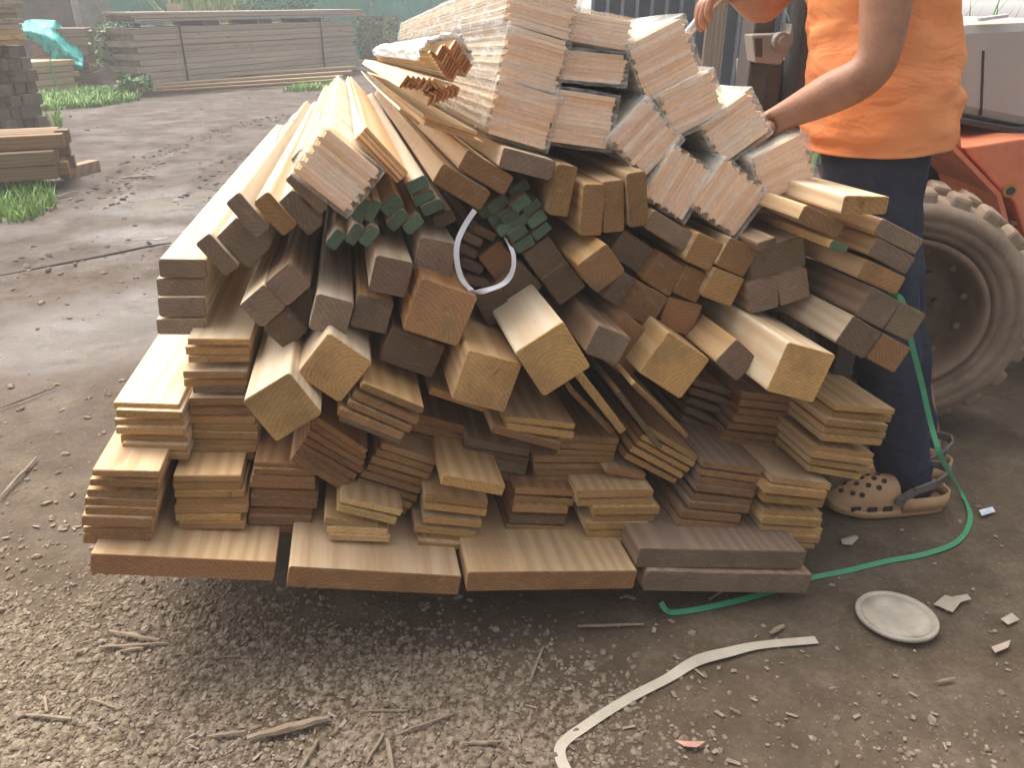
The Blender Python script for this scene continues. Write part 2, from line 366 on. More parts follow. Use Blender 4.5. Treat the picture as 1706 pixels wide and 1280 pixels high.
# long banded stack of weathered boards, receding along the fence
LA, LB = on_ground(238, 157), on_ground(598, 118); LD = (LB - LA); LL = LD.length; LD.normalize(); LN = Vector((0, 0, 1)).cross(LD).normalized()   # LN points away from the camera side
if LN.y < 0: LN = -LN
nrow, th = 9, .078
for i in range(nrow):
    jit = random.uniform(-.05, .05); a = LA + LN * .35 + LD * (jit + (.05 if i == nrow - 1 else 0)) + Vector((0, 0, .10 + th * (nrow - 1 - i) + th / 2)); b = a + LD * (LL + random.uniform(-.12, .06))
    far_board('weathered_board', a, b, .7, th * .93, M['greyboard'], '8d8074', None, ('top' if i == 0 else RNK[i]) + ' weathered board' + ('' if i == 0 else ' down') + ' in the long banded stack by the fence', 'board', 'weathered boards in the long banded stack')
for k, f in enumerate((.17, .80)):                              # the bands
    m = MB(); p = LA + LD * (LL * f) - LN * .01; q = p + LN * .72; zb, zt = .09, .10 + th * nrow + .005; e = .012
    m.bar(p + Vector((0, 0, zb)), p + Vector((0, 0, zt)), .03, .006, LD); m.bar(p + Vector((0, 0, zt)), q + Vector((0, 0, zt)), .03, .006)
    m.bar(q + Vector((0, 0, zt)), q + Vector((0, 0, zb)), .03, .006, LD)
    tag(m.build('steel_band', plain('dark_band', '3a3634', .5)), ('dark band round the near end' if k == 0 else 'dark band round the far end') + ' of the long weathered stack', 'band')
for k, f in enumerate((.08, .28, .55, .80)):
    m = MB(); p = LA + LD * (LL * f); m.bar(p + Vector((0, 0, .05)), p + LN * .7 + Vector((0, 0, .05)), .09, .10)
    tag(m.build('bearer_block', M['aged'] if 'aged' in M else M['greyboard']), 'wooden bearer under the long weathered stack, %s along' % ORD[k].replace('top', 'first'), 'bearer', 'bearers of the long stack')
zt = .10 + th * nrow
for k, f in enumerate((.30, .53, .78)):
    m = MB(); p = LA + LD * (LL * f) + LN * .02; m.bar(p + Vector((0, 0, zt + .03)), p + LN * .6 + Vector((0, 0, zt + .03)), .30, .06)
    tag(m.build('spacer_block', plain('dark_spacer', '4a423b', .85)), 'dark spacer block on the long weathered stack, %s along' % ORD[k].replace('top', 'first'), 'block', 'spacers on the long stack')
for i in range(3):
    z0 = zt + .062 + .040 * (2 - i); a = LA + LD * (.02 + .05 * i) + LN * .3 + Vector((0, 0, z0 + .02)); b = a + LD * (LL + .25)
    far_board('weathered_board', a, b, .5, .036, M['greyboard'], '9a8c7c', None, '%s board of the three raised on spacers over the long stack' % ('top', 'middle', 'bottom')[i], 'board', 'boards raised on spacers')
m = MB(); p = LA + LD * (LL * .22) + LN * .3 + Vector((0, 0, zt + .235)); m.box(p, (.14, .14, .09)); tag(m.build('wood_offcut', M['greyboard']), 'small offcut lying on the raised boards by the tall grass', 'offcut')
# loose pale boards lying in front of it
for i, (x0, y0, x1, y1, z) in enumerate([(262, 131, 600, 104, .10), (245, 137, 592, 110, .11), (230, 140, 590, 114, .07), (238, 145, 585, 118, .08), (212, 147, 575, 122, .04), (222, 151, 570, 126, .05), (208, 158, 560, 133, .03)]):
    a, b = on_ground(x0, y0, z), on_ground(x1, y1 + 3, z); a.z = b.z = z + .02
    far_board('loose_batten', a, b, .10, .030, M['paleboard'] if i != 6 else M['brownpost'], 'c0a684', None, '%s loose pale board lying before the long banded stack' % ('rearmost', 'second', 'third', 'fourth', 'fifth', 'sixth', 'reddish lowest')[i], 'board', 'loose boards before the long stack')
# second pile further along the fence
for i in range(7):
    a = on_ground(608, 100) + Vector((0, 0, .12 + .11 * (6 - i))); b = on_ground(800, 74) + Vector((0, 0, .12 + .11 * (6 - i))); b = a + (b - a).normalized() * 4.5
    far_board('stacked_board', a + Vector((random.uniform(-.05, .05), .4, 0)), b + Vector((0, .4, 0)), .8, .10, M['greyboard'], '8a7c70', None, '%s board in the far pile with green bands' % ('top' if i == 0 else ORD[i]), 'board', 'boards in the far pile with green bands')
for k, f in enumerate((.9, 1.7)):
    a = on_ground(608, 100); d = (on_ground(800, 74) - a).normalized(); p = a + d * f + Vector((0, -.03, 0)); m = MB(); m.bar(p + Vector((0, 0, .05)), p + Vector((0, 0, .9)), .05, .008, d)
    tag(m.build('green_band', plain('green_band', '52a88c', .5)), ('first' if k == 0 else 'second') + ' green band round the far pile', 'band')

# posts stacked in the corner: near low stack of thick posts
def post_stack(o, ux, rows, per, sz, L, desc, mat, end, jit=.03, gap=1.05, seedl=''):
    """ends face the camera along the stack's own direction ux (unit, pointing from end to tail)"""
    side = Vector((0, 0, 1)).cross(ux).normalized(); cnt = 0
    for r_ in range(rows):
        for c in range(per[r_] if isinstance(per, list) else per):
            a = o + side * (c * sz * gap + random.uniform(-.01, .01)) + Vector((0, 0, sz * (r_ + .5) * 1.02 + .06)) - ux * random.uniform(-jit, jit)
            far_board('stacked_post', a, a + ux * (L + random.uniform(-.1, .1)), sz * .96, sz * .96, mat, end, None, '%s post in row %s of the %s' % (('first', 'second', 'third', 'fourth', 'fifth', 'sixth', 'seventh', 'eighth')[c], ('one', 'two', 'three', 'four', 'five', 'six', 'seven', 'eight', 'nine', 'ten')[r_], desc), 'post', desc)
u1 = Vector((-.93, -.36, 0)).normalized()
q = on_ground(122, 299); post_stack(q + Vector((0, 0, .02)), u1, 3, [5, 5, 4], .088, 2.2, 'low stack of squared posts by the weeds', M['brownpost'], '8a6c4e', .07)
for k, pp in enumerate(((128, 296), (25, 312))):
    m = MB(); p = on_ground(*pp); m.bar(p + Vector((-.06, -.05, .04)), p + Vector((.02, .25, .04)), .08, .075); tag(m.build('bearer_block', M['aged']), ('dark bearer jutting out' if k == 0 else 'hidden bearer') + ' under the low stack of squared posts', 'bearer')
u2 = Vector((-.90, .43, 0)).normalized()
q = on_ground(14, 232); side2 = Vector((0, 0, 1)).cross(u2).normalized()
post_stack(q - side2 * .35, u2, 7, 5, .098, 1.8, 'tall stack of old dark posts', M['aged'], '75685c', .06)
# boards on top of the tall stack
top = q - side2 * .35 + Vector((0, 0, .06 + .1 * 7))
for i in range(9):
    a = top + side2 * (.22 + random.uniform(-.03, .03)) + Vector((0, 0, .03 + .042 * (8 - i))) - u2 * random.uniform(-.08, .05) - u2 * .12
    far_board('stacked_board', a, a + u2 * 1.8, .42, .038, M['greyboard'] if i < 6 else M['paleboard'], 'a59683' if i < 6 else 'c7a878', None, '%s flat board on the tall stack of old posts' % ('top' if i == 0 else ORD[i]), 'board', 'flat boards on the tall stack')
# yellow boards stack on the grass
qa, qb = on_ground(55, 158), on_ground(136, 150); d = (qb - qa).normalized(); nn = Vector((0, 0, 1)).cross(d)
for i in range(5):
    a = qa + nn * .3 + Vector((0, 0, .06 + .075 * (4 - i))) + d * random.uniform(-.06, .06); far_board('stacked_board', a, a + d * (qb - qa).length, .55, .068, M['paleboard'], 'b89a66', None, '%s yellowish board in the short stack on the grass' % ('top' if i == 0 else ORD[i]), 'board', 'yellowish boards on the grass')
m = MB(); p = qa + d * .35; m.bar(p + Vector((0, 0, 0)), p + Vector((0, 0, .42)), .03, .006, d); tag(m.build('green_band', plain('pale_green_band', '7fc48a', .5)), 'pale green band on the yellowish stack', 'band')
# mixed stacks beyond it
for j, (x0, y0, x1, y1, rows, t_, z0) in enumerate([(138, 128, 232, 108, 4, .085, .0), (135, 115, 180, 108, 3, .10, .62), (142, 118, 215, 104, 3, .07, .30)]):
    a0, b0 = on_ground(x0, y0), on_ground(x1, y1)
    if j: b0 = a0 + (b0 - a0).normalized() * min(3.2, (b0 - a0).length)
    for i in range(rows):
        a = a0 + Vector((random.uniform(-.08, .08), .5, z0 + .06 + t_ * (rows - 1 - i)))
        far_board('stacked_board', a, a + (b0 - a0), .6, t_ * .9, M[('greyboard', 'paleboard', 'aged')[j]], '93836f', None, '%s board in the %s' % ('top' if i == 0 else ORD[i], ('mossy low stack beside the shrubs', 'short raised stack behind the tarpaulin', 'dark stack between the tarpaulin and shrubs')[j]), 'board', ('mossy low stack', 'short raised stack', 'dark stack by the tarpaulin')[j])
# boards under the tarpaulin
TY = 12.0; tx0, tx1 = at_y(50, 100, TY).x, at_y(134, 100, TY).x
for i in range(6):
    a = Vector((tx0 + random.uniform(-.04, .04), TY + .3, .14 + .115 * i)); far_board('stacked_board', a, a + Vector((tx1 - tx0, .15, 0)), .6, .105, M['aged'], '7d6c5c', None, '%s board under the teal tarpaulin' % (('lowest', 'second lowest', 'third lowest', 'third highest', 'second highest', 'highest')[i]), 'board', 'boards under the tarpaulin')
for k in range(2):
    m = MB(); a = Vector((tx0 + .12 + (tx1 - tx0 - .24) * k, TY, 0)); m.bar(a + Vector((0, 0, .04)), a + Vector((0, .6, .04)), .1, .08); tag(m.build('bearer_block', M['aged']), ('first' if k == 0 else 'second') + ' bearer under the tarpaulin stack', 'bearer')
def tarp():
    t = NT('teal_tarpaulin'); v = t.coord('Object'); n1 = t.noise(v, 7, 5, .6, 1.0)
    t.bump(n1, .7, .05); t.done(t.ramp(n1, [(.3, lin('1f9c98')), (.7, lin('3fc4bd'))]), .4, .4); return t.m
M['tarp'] = tarp()
outline_top = [(30, 40), (50, 33), (92, 34), (118, 58), (139, 88)]; outline_bot = [(34, 62), (62, 70), (84, 92), (100, 112), (138, 116)]
V = []; nu, nv = 26, 18
def lerp_path(P, t):
    f = t * (len(P) - 1); i = min(int(f), len(P) - 2); f -= i; return P[i][0] * (1 - f) + P[i + 1][0] * f, P[i][1] * (1 - f) + P[i + 1][1] * f
for j in range(nv + 1):
    for i in range(nu + 1):
        a, b = lerp_path(outline_top, i / nu), lerp_path(outline_bot, i / nu); t_ = j / nv; px, py = a[0] * (1 - t_) + b[0] * t_, a[1] * (1 - t_) + b[1] * t_
        Yd = TY + .25 - .42 * min(1, t_ * 1.8) + .12 * noise.noise(Vector((i * .35, j * .16, 0))) + .08 * noise.noise(Vector((i * .9, j * .3, 5)))
        V.append(at_y(px, py, Yd))
Fc = [[j * (nu + 1) + i, j * (nu + 1) + i + 1, (j + 1) * (nu + 1) + i + 1, (j + 1) * (nu + 1) + i] for j in range(nv) for i in range(nu)]
o = mesh_obj('tarpaulin', V, Fc, M['tarp'], None, True); m_ = o.modifiers.new('thick', 'SOLIDIFY'); m_.thickness = .012; tag(o, 'crumpled teal tarpaulin draped over stacked boards', 'tarpaulin')

# fence with teal sheeting, posts, chain link; concrete wall and leaning pole
FA, FB = Vector((-8.2, 14.6, 0)), Vector((1.6, 21.5, 0)); FD = (FB - FA).normalized(); FL = (FB - FA).length
root = empty('yard_fence', FA); tag(root, 'chain link yard fence backed with teal sheeting', 'fence')
def sheet_mat():
    t = NT('teal_sheeting'); v = t.coord('Object'); n1 = t.noise(t.mapping(v, (1, 1, .3)), 1.6, 5, .6)
    t.bump(n1, .5, .05); return t.done(t.ramp(n1, [(.3, lin('66b5a4')), (.7, lin('8ccfbe'))]), .6, .3)
M['sheet'] = sheet_mat()
V = []; n = 120
for j in range(9):
    for i in range(n + 1):
        p = FA + FD * (FL * i / n); off = noise.noise(Vector((i * .22, j * .35, 0))) * .09; V.append(p + Vector((-FD.y, FD.x, 0)) * (.12 + off) + Vector((0, 0, .02 + 3.2 * j / 8)))
mesh_obj('sheeting', V, [[j * (n + 1) + i, j * (n + 1) + i + 1, (j + 1) * (n + 1) + i + 1, (j + 1) * (n + 1) + i] for j in range(8) for i in range(n)], M['sheet'], root, True)
M['galv'] = plain('galvanised_steel', '9fb0a8', .45, .5, .6)
for i in range(8):
    p = FA + FD * (FL * (i + .3) / 8); m = MB(); m.tube([p, p + Vector((0, 0, 3.3))], .032, 10); m.build('fence_post', M['galv'], root)
m = MB(); st = .16; k = -2.5
while k < FL:
    for sg in (1, -1):
        a0, a1 = (k, k + 2.4) if sg > 0 else (k + 2.4, k); z0, z1 = 0.05, 2.45
        if min(a0, a1) >= 0 and max(a0, a1) <= FL: m.bar(FA + FD * a0 + Vector((0, 0, z0)), FA + FD * a1 + Vector((0, 0, z1)), .008, .008, (0, 1, 0))
    k += st
m.build('chain_link', M['galv'], root)['kind'] = 'stuff'
m = MB(); a, b = at_y(10, 70, 13.4), at_y(136, 62, 13.5); a.z = b.z = 0; m.prism([a, b, b + Vector((0, 0, 2.0)), a + Vector((0, 0, 2.0))], (.05, .25, 0))
bevel(tag(m.build('concrete_wall', plain('stained_concrete', '6f6863', .9, .2, 0, .45, 3, .3)), 'dark stained concrete wall behind the tarpaulin', 'wall'), .01)
m = MB(); a, b = at_y(137, 62, 13.4), at_y(175, 62, 13.5); a.z = b.z = 0; m.prism([a, b, b + Vector((0, 0, 2.1)), a + Vector((0, 0, 2.1))], (.05, .3, 0))
bevel(tag(m.build('concrete_pillar', plain('grey_concrete', '94908a', .9, .2, 0, .25, 4, .3)), 'pale grey concrete pillar between the dark wall and fence', 'pillar'), .01)
m = MB(); a = at_y(134, 60, 13.1); m.tube([Vector((a.x + .03, 13.1, 0)), Vector((a.x, 13.1, 2.6))], .05, 10); tag(m.build('steel_pole', plain('dusty_pole', 'a09a94', .6)), 'slim upright pole standing before the concrete pillar', 'pole')

# ---------------------------------------------------------------- plants
def leaf_mat(name, a, b):
    t = NT(name); v = t.coord('Object'); col = t.ramp(t.noise(v, 12, 3), [(.3, lin(a)), (.7, lin(b))]); t.done(col, .55, .3)
    t.b.inputs['Transmission Weight'].default_value = 0; return t.m
M['grass'] = leaf_mat('grass_blade', '58803a', '8fb058'); M['straw'] = leaf_mat('pale_grass_blade', '86996a', 'b9bd92'); M['shrub'] = leaf_mat('shrub_leaf', '3f6a3a', '6b8f55')
def blade(V, Fc, p, h, lean, az, w, seg=4):
    d = Vector((math.cos(az), math.sin(az), 0)); s = Vector((-d.y, d.x, 0)); b = len(V)
    for k in range(seg + 1):
        t_ = k / seg; c = p + Vector((0, 0, h * (t_ - .25 * lean * t_ * t_))) + d * (h * lean * t_ * t_); ww = w * (1 - t_ ** 1.5) / 2 + .0004
        V += [c - s * ww, c + s * ww]
    for k in range(seg): Fc.append([b + 2 * k, b + 2 * k + 1, b + 2 * k + 3, b + 2 * k + 2])
def tuft(name, lab, cat, spots, n, h, w, mat, lean=(.1, .8), group=None, kind=None):
    V, Fc = [], []
    for _ in range(n):
        p = random.choice(spots) if not callable(spots) else spots(); hh = h * random.uniform(.45, 1.1)
        blade(V, Fc, Vector((p.x, p.y, ground_z(p.x, p.y) - .005)), hh, random.uniform(*lean), random.uniform(0, 6.283), w * random.uniform(.6, 1.2))
    o = mesh_obj(name, V, Fc, mat); tag(o, lab, cat, group)
    if kind: o['kind'] = kind
    return o
def in_poly(poly):
    def f():
        while True:
            xs, ys = [q[0] for q in poly], [q[1] for q in poly]; x, y = random.uniform(min(xs), max(xs)), random.uniform(min(ys), max(ys)); c = False
            for (x0, y0), (x1, y1) in zip(poly, poly[1:] + poly[:1]):
                if (y0 > y) != (y1 > y) and x < (x1 - x0) * (y - y0) / (y1 - y0) + x0: c = not c
            if c: return on_ground(x, y)
    return f
tuft('weeds', 'bright green weeds growing by the low stack of posts', None, in_poly([(-40, 375), (-40, 310), (40, 306), (92, 322), (95, 350), (40, 372)]), 900, .11, .010, M['grass'], (.1, .7), kind='stuff')
tuft('grass', 'low grass before the yellowish boards', None, in_poly([(62, 186), (60, 160), (140, 150), (240, 150), (232, 168), (150, 180)]), 2600, .12, .02, M['grass'], (.3, 1.1), kind='stuff')
tuft('grass', 'thin grass strip before the loose pale boards', None, in_poly([(470, 155), (500, 142), (560, 136), (560, 150)]), 700, .10, .02, M['grass'], (.3, 1.1), kind='stuff')
tuft('weeds', 'thin weeds at the foot of the tall post stack', None, in_poly([(70, 225), (75, 200), (105, 190), (105, 212)]), 120, .14, .012, M['grass'], (.2, .8), kind='stuff')
def big_grass(px, py, Y, n, h, lab):
    c = at_y(px, py, Y); root = Vector((c.x, Y, 0)); V, Fc = [], []
    for _ in range(n): blade(V, Fc, root + Vector((random.gauss(0, .22), random.gauss(0, .15), 0)), h * random.uniform(.6, 1.1), random.uniform(.1, .9), random.uniform(0, 6.283), .035, 7)
    o = mesh_obj('tall_grass_clump', V, Fc, M['straw']); tag(o, lab, 'grass clump')
big_grass(325, 20, 14.9, 150, 2.3, 'tall arching clump of pale reed grass before the teal fence')
big_grass(372, 20, 15.6, 90, 2.0, 'smaller clump of reed grass beside the tall arching clump')
def shrub(px, py, Y, rx, rz, n, lab):
    c = at_y(px, py, Y); V, Fc = [], []; root = empty('shrub', (c.x, Y, 0)); tag(root, lab, 'shrub')
    for _ in range(n):
        a, e = random.uniform(0, 6.283), random.uniform(-.2, 1); r_ = random.uniform(.55, 1) ** .6; q = 1 + .35 * noise.noise(Vector((math.cos(a) * 2, math.sin(a) * 2, e * 3 + px)))
        p = Vector((c.x + rx * q * r_ * math.cos(a) * math.sqrt(max(0, 1 - e * e * .8)), Y + rx * q * r_ * .7 * math.sin(a), max(.03, rz * .5 + rz * .5 * e * q)))
        L, w = random.uniform(.05, .10), random.uniform(.03, .05); d = Vector((random.gauss(0, 1), random.gauss(0, 1), random.gauss(-.1, .6))).normalized(); s = d.cross(Vector((random.gauss(0, .4), random.gauss(0, .4), 1))).normalized(); b = len(V)
        V += [p, p + d * L * .5 + s * w / 2, p + d * L, p + d * L * .5 - s * w / 2]; Fc.append([b, b + 1, b + 2, b + 3])
    mesh_obj('foliage', V, Fc, M['shrub'], root)
    m = MB()
    for k in range(6):
        a = k * 1.05; m.tube([(c.x, Y, 0), (c.x + rx * .35 * math.cos(a), Y + rx * .25 * math.sin(a), rz * .45), (c.x + rx * .6 * math.cos(a), Y + rx * .4 * math.sin(a), rz * .8)], [.012, .008, .003], 5)
    m.build('stem', M['aged'], root)
shrub(205, 80, 11.6, .40, .85, 900, 'leafy shrub growing between the mossy stack and the fence')
shrub(226, 130, 10.9, .22, .24, 260, 'low shrub at the end of the long banded stack')
shrub(470, 25, 16.6, .9, 1.25, 1100, 'green creeper seen through the spacers of the long stack')
shrub(625, 60, 17.0, .5, .8, 500, 'dark shrub in the gap beside the far pile')
# ---------------------------------------------------------------- the lumber pile
# Every piece is measured on the photograph as its cut end, set on a plane square to the pile's own axis, and runs back along that axis.
AX = ray(570, 85).normalized()
UU = AX.cross(Vector((0, 0, 1))).normalized(); VV = UU.cross(AX).normalized()
P0 = at_y(920, 985, 1.171)
CROP = {'A': (100, 480, 2.56), 'B': (400, 480, 2.56), 'C': (700, 480, 2.56), 'D': (1000, 480, 2.56), 'E': (1200, 280, 2.56),
        'F': (900, 150, 3.2), 'G': (600, 150, 3.2), 'H': (240, 200, 2.909), 'I': (560, 0, 3.412), 'J': (1000, 0, 3.2), 'X': (0, 0, 1)}
PIECES = []
def uv(crop, x, y, s):
    ox, oy, k = CROP[crop]; p = on_plane(ox + x / k, oy + y / k, P0 + AX * s, AX) - P0
    return Vector((p.dot(UU), p.dot(VV)))
def quad(crop, c, s):
    """corners or (x0, y0, x1, y1, thickness) -> centre, width, height, angle in the pile's cross-section"""
    if len(c) == 5:
        x0, y0, x1, y1, t = c; L = math.hypot(x1 - x0, y1 - y0); nx, ny = -(y1 - y0) / L * t, (x1 - x0) / L * t
        c = (x0, y0, x1, y1, x1 + nx, y1 + ny, x0 + nx, y0 + ny)
    p = [uv(crop, c[i], c[i + 1], s) for i in (0, 2, 4, 6)]
    ce = (p[0] + p[1] + p[2] + p[3]) / 4; e = ((p[1] - p[0]) + (p[2] - p[3])) / 2; w = e.length; e = e / w
    nrm = Vector((-e.y, e.x)); h = abs((((p[0] - p[3]) + (p[1] - p[2])) / 2).dot(nrm))
    return ce, w, h, math.atan2(e.y, e.x)
def place(o, ce, ang, s, yaw=0.0, tilt=0.0):
    X = UU * math.cos(ang) + VV * math.sin(ang); Z = -UU * math.sin(ang) + VV * math.cos(ang)
    R = Matrix((X, AX, Z)).transposed()
    o.matrix_world = Matrix.Translation(P0 + AX * s + UU * ce.x + VV * ce.y) @ (Matrix.Rotation(yaw, 3, VV) @ Matrix.Rotation(tilt, 3, UU) @ R).to_4x4()
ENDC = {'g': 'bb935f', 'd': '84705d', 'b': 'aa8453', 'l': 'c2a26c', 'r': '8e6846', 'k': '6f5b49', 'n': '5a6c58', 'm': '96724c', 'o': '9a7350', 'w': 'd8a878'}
def piece(name, label, cat, group, crop, c, s, end='b', side='pine', L=None, r=.0025, green=False, parent=None):
    ce, w, h, ang = quad(crop, c, s)
    L = L or random.uniform(2.75, 3.0)
    me = prism_mesh(name, w, h, L, r, [M[side], M['fresh_end' if end == 'w' else 'endgreen' if green else 'end']])
    o = bpy.data.objects.new(name, me); COL.objects.link(o)
    place(o, ce, ang, s, random.uniform(-.003, .003), random.uniform(-.002, .002))
    b = lin(ENDC[end]); k = random.uniform(.76, 1.18); o.color = (b[0] * k, b[1] * k * random.uniform(.97, 1.03), b[2] * k * random.uniform(.93, 1.05), 1)
    if label: tag(o, label, cat, group)
    PIECES.append((name, crop, s, ce, w, h)); return o
def stack(desc, crop, s, rows, end='b', side='pine', name='lumber_board', noun='board', r=.0018, jit=.010, green=False):
    for i, c in enumerate(rows):
        e, sd_ = (end, side)
        if len(c) > 5 and isinstance(c[-1], str): e, c = c[-1], c[:-1]
        lab = ('top %s of the %s' % (noun, desc)) if i == 0 else '%s %s down in the %s' % (ORD[i], noun, desc)
        piece(name, lab, noun, desc, crop, c, s + random.uniform(-jit, jit), e, sd_, r=r, green=green)

# --- wide planks on the forks
for lab, crop, c, s, e in (
        ('wide bottom plank under the outer low stack on the puddle side', 'A', (130, 1135, 918, 1168, 84), .055, 'r'),
        ('wide bottom plank under the short pale stack and dark fan', 'B', (205, 1192, 940, 1228, 84), .02, 'r'),
        ('wide bottom plank with a knot on its pale top face', 'C', (200, 1215, 918, 1205, 80), .01, 'r'),
        ('weathered grey wide plank lying on another plank near the clogs', 'D', (160, 1112, 872, 1124, 78), .03, 'd'),
        ('lowest wide plank under the weathered grey plank near the clogs', 'D', (192, 1206, 897, 1224, 84), .02, 'd')):
    piece('wide_plank', lab, 'plank', 'wide planks at the bottom of the load', crop, c, s, e, 'aged' if 'grey' in lab or 'lowest' in lab else 'pine', r=.004)

# --- low stacks
stack('low outer stack on the puddle side', 'A', .10, [(137, 775, 425, 785, 28), (127, 818, 420, 830, 28), (115, 862, 415, 876, 30), (105, 897, 411, 912, 34), (106, 934, 408, 946, 36), (90, 975, 390, 985, 40), (98, 1020, 390, 1028, 26), (98, 1050, 385, 1058, 42)], 'm', 'pine')
stack('low stack with the splintered top board', 'A', .15, [(482, 800, 772, 800, 30), (482, 834, 775, 834, 28), (487, 866, 787, 864, 30), (497, 899, 800, 895, 32), (487, 934, 800, 931, 30), (490, 968, 770, 967, 30), (505, 1002, 790, 1001, 30), (420, 1036, 697, 1040, 22)], 'b')
stack('low dark stack beside the splintered stack', 'B', .17, [(60, 742, 320, 752, 26), (58, 770, 322, 778, 26), (50, 798, 322, 806, 28), (40, 827, 320, 834, 26), (60, 857, 332, 872, 34), (45, 895, 330, 907, 36), (40, 936, 310, 944, 34), (35, 975, 305, 982, 34), (38, 1013, 308, 1020, 30)], 'r', 'red')
stack('short pale stack under the dark fan of boards', 'B', .11, [(430, 892, 692, 950, 26), (418, 925, 668, 985, 28), (362, 980, 590, 1010, 28), (372, 1018, 628, 1028, 28), (378, 1052, 638, 1060, 26)], 'l')
stack('dark fan of boards above the short pale stack', 'B', .17, [(605, 660, 840, 735, 28), (585, 688, 825, 765, 28), (562, 718, 812, 795, 28), (545, 748, 790, 825, 28), (520, 780, 775, 856, 28), (500, 812, 758, 888, 28), (475, 842, 735, 920, 28), (455, 872, 712, 945, 26)], 'm', 'red')
stack('steeply leaning stack under the golden post', 'B', .16, [(330, 550, 545, 690, 28), (318, 578, 538, 716, 28), (300, 606, 532, 742, 28), (282, 634, 528, 770, 28), (262, 660, 500, 798, 28), (245, 688, 470, 820, 28), (228, 712, 442, 838, 28)], 'r', 'red')
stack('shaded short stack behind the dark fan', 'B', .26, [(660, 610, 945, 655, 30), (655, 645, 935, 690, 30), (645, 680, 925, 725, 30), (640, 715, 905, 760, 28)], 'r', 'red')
stack('low stack of brown boards beside the short pale stack', 'C', .12, [(22, 880, 290, 912, 30), (18, 914, 285, 945, 32), (12, 975, 262, 998, 28), (-22, 1015, 238, 1043, 28), (10, 1050, 270, 1073, 26), (-8, 1080, 255, 1105, 24)], 'b')
stack('dark square stack in the middle of the pile', 'C', .2, [(198, 640, 472, 688, 36), (188, 678, 465, 728, 36), (178, 716, 455, 766, 36), (165, 754, 440, 802, 36)], 'k', 'aged')
stack('low stack of reddish boards behind the knotted plank', 'C', .15, [(405, 850, 665, 862, 30), (400, 886, 655, 904, 30), (395, 925, 632, 935, 32), (385, 970, 620, 975, 36, 'k'), (365, 1010, 615, 1020, 30), (358, 1044, 610, 1054, 28), (352, 1076, 607, 1088, 26)], 'm', 'red')
stack('low uneven stack with two offset bottom boards', 'C', .12, [(668, 866, 995, 862, 30), (672, 903, 990, 899, 30), (738, 938, 1022, 936, 32), (742, 974, 1000, 974, 26), (705, 1004, 970, 1001, 30), (718, 1037, 962, 1032, 30), (618, 1078, 888, 1076, 34), (615, 1114, 880, 1116, 28)], 'b')
stack('stack of narrow boards above the uneven stack', 'C', .19, [(590, 625, 848, 640, 30), (590, 657, 840, 672, 28), (585, 688, 832, 700, 28), (484, 716, 825, 718, 30), (485, 750, 802, 750, 27), (490, 780, 797, 779, 26), (494, 808, 787, 808, 24), (500, 834, 782, 836, 26)], 'm', 'red')
stack('leaning stack of brown boards beside the dark stepped stack', 'D', .15, [(205, 590, 420, 722, 26), (185, 622, 408, 745, 26), (165, 648, 385, 768, 26), (140, 676, 358, 794, 26), (115, 704, 330, 816, 26)], 'b', 'red')
stack('dark stepped stack on the weathered grey plank', 'D', .12, [(440, 738, 692, 775, 28), (430, 772, 688, 808, 28), (425, 806, 676, 842, 28), (412, 840, 662, 872, 28), (394, 876, 648, 904, 30), (384, 912, 640, 936, 30), (350, 952, 600, 974, 30), (330, 988, 578, 1008, 28), (308, 1020, 566, 1034, 28)], 'r', 'aged')
stack('end stack of boards next to the clogs', 'D', .1, [(738, 804, 985, 838, 28), (708, 846, 968, 872, 32), (702, 884, 955, 908, 32), (700, 946, 948, 962, 24), (694, 976, 946, 992, 32), (690, 1016, 946, 1030, 28), (680, 1050, 938, 1064, 28), (690, 1086, 916, 1098, 18)], 'b')
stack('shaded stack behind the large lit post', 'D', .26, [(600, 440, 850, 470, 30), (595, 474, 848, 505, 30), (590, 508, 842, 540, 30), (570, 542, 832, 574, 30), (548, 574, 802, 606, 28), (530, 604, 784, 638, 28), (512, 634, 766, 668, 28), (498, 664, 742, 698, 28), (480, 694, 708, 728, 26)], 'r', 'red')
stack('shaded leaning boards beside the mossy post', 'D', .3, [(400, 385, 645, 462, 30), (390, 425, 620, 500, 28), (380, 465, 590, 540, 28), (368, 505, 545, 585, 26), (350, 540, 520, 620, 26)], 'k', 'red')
stack('pale topped stack beside the dark trousers', 'E', .12, [(490, 1010, 745, 1030, 26), (480, 1040, 732, 1060, 28), (460, 1074, 714, 1098, 28), (445, 1106, 706, 1130, 28), (440, 1140, 692, 1162, 26), (400, 1184, 657, 1222, 24), (392, 1212, 652, 1250, 24), (386, 1242, 644, 1278, 24), (380, 1272, 600, 1310, 24)], 'b', 'pine')

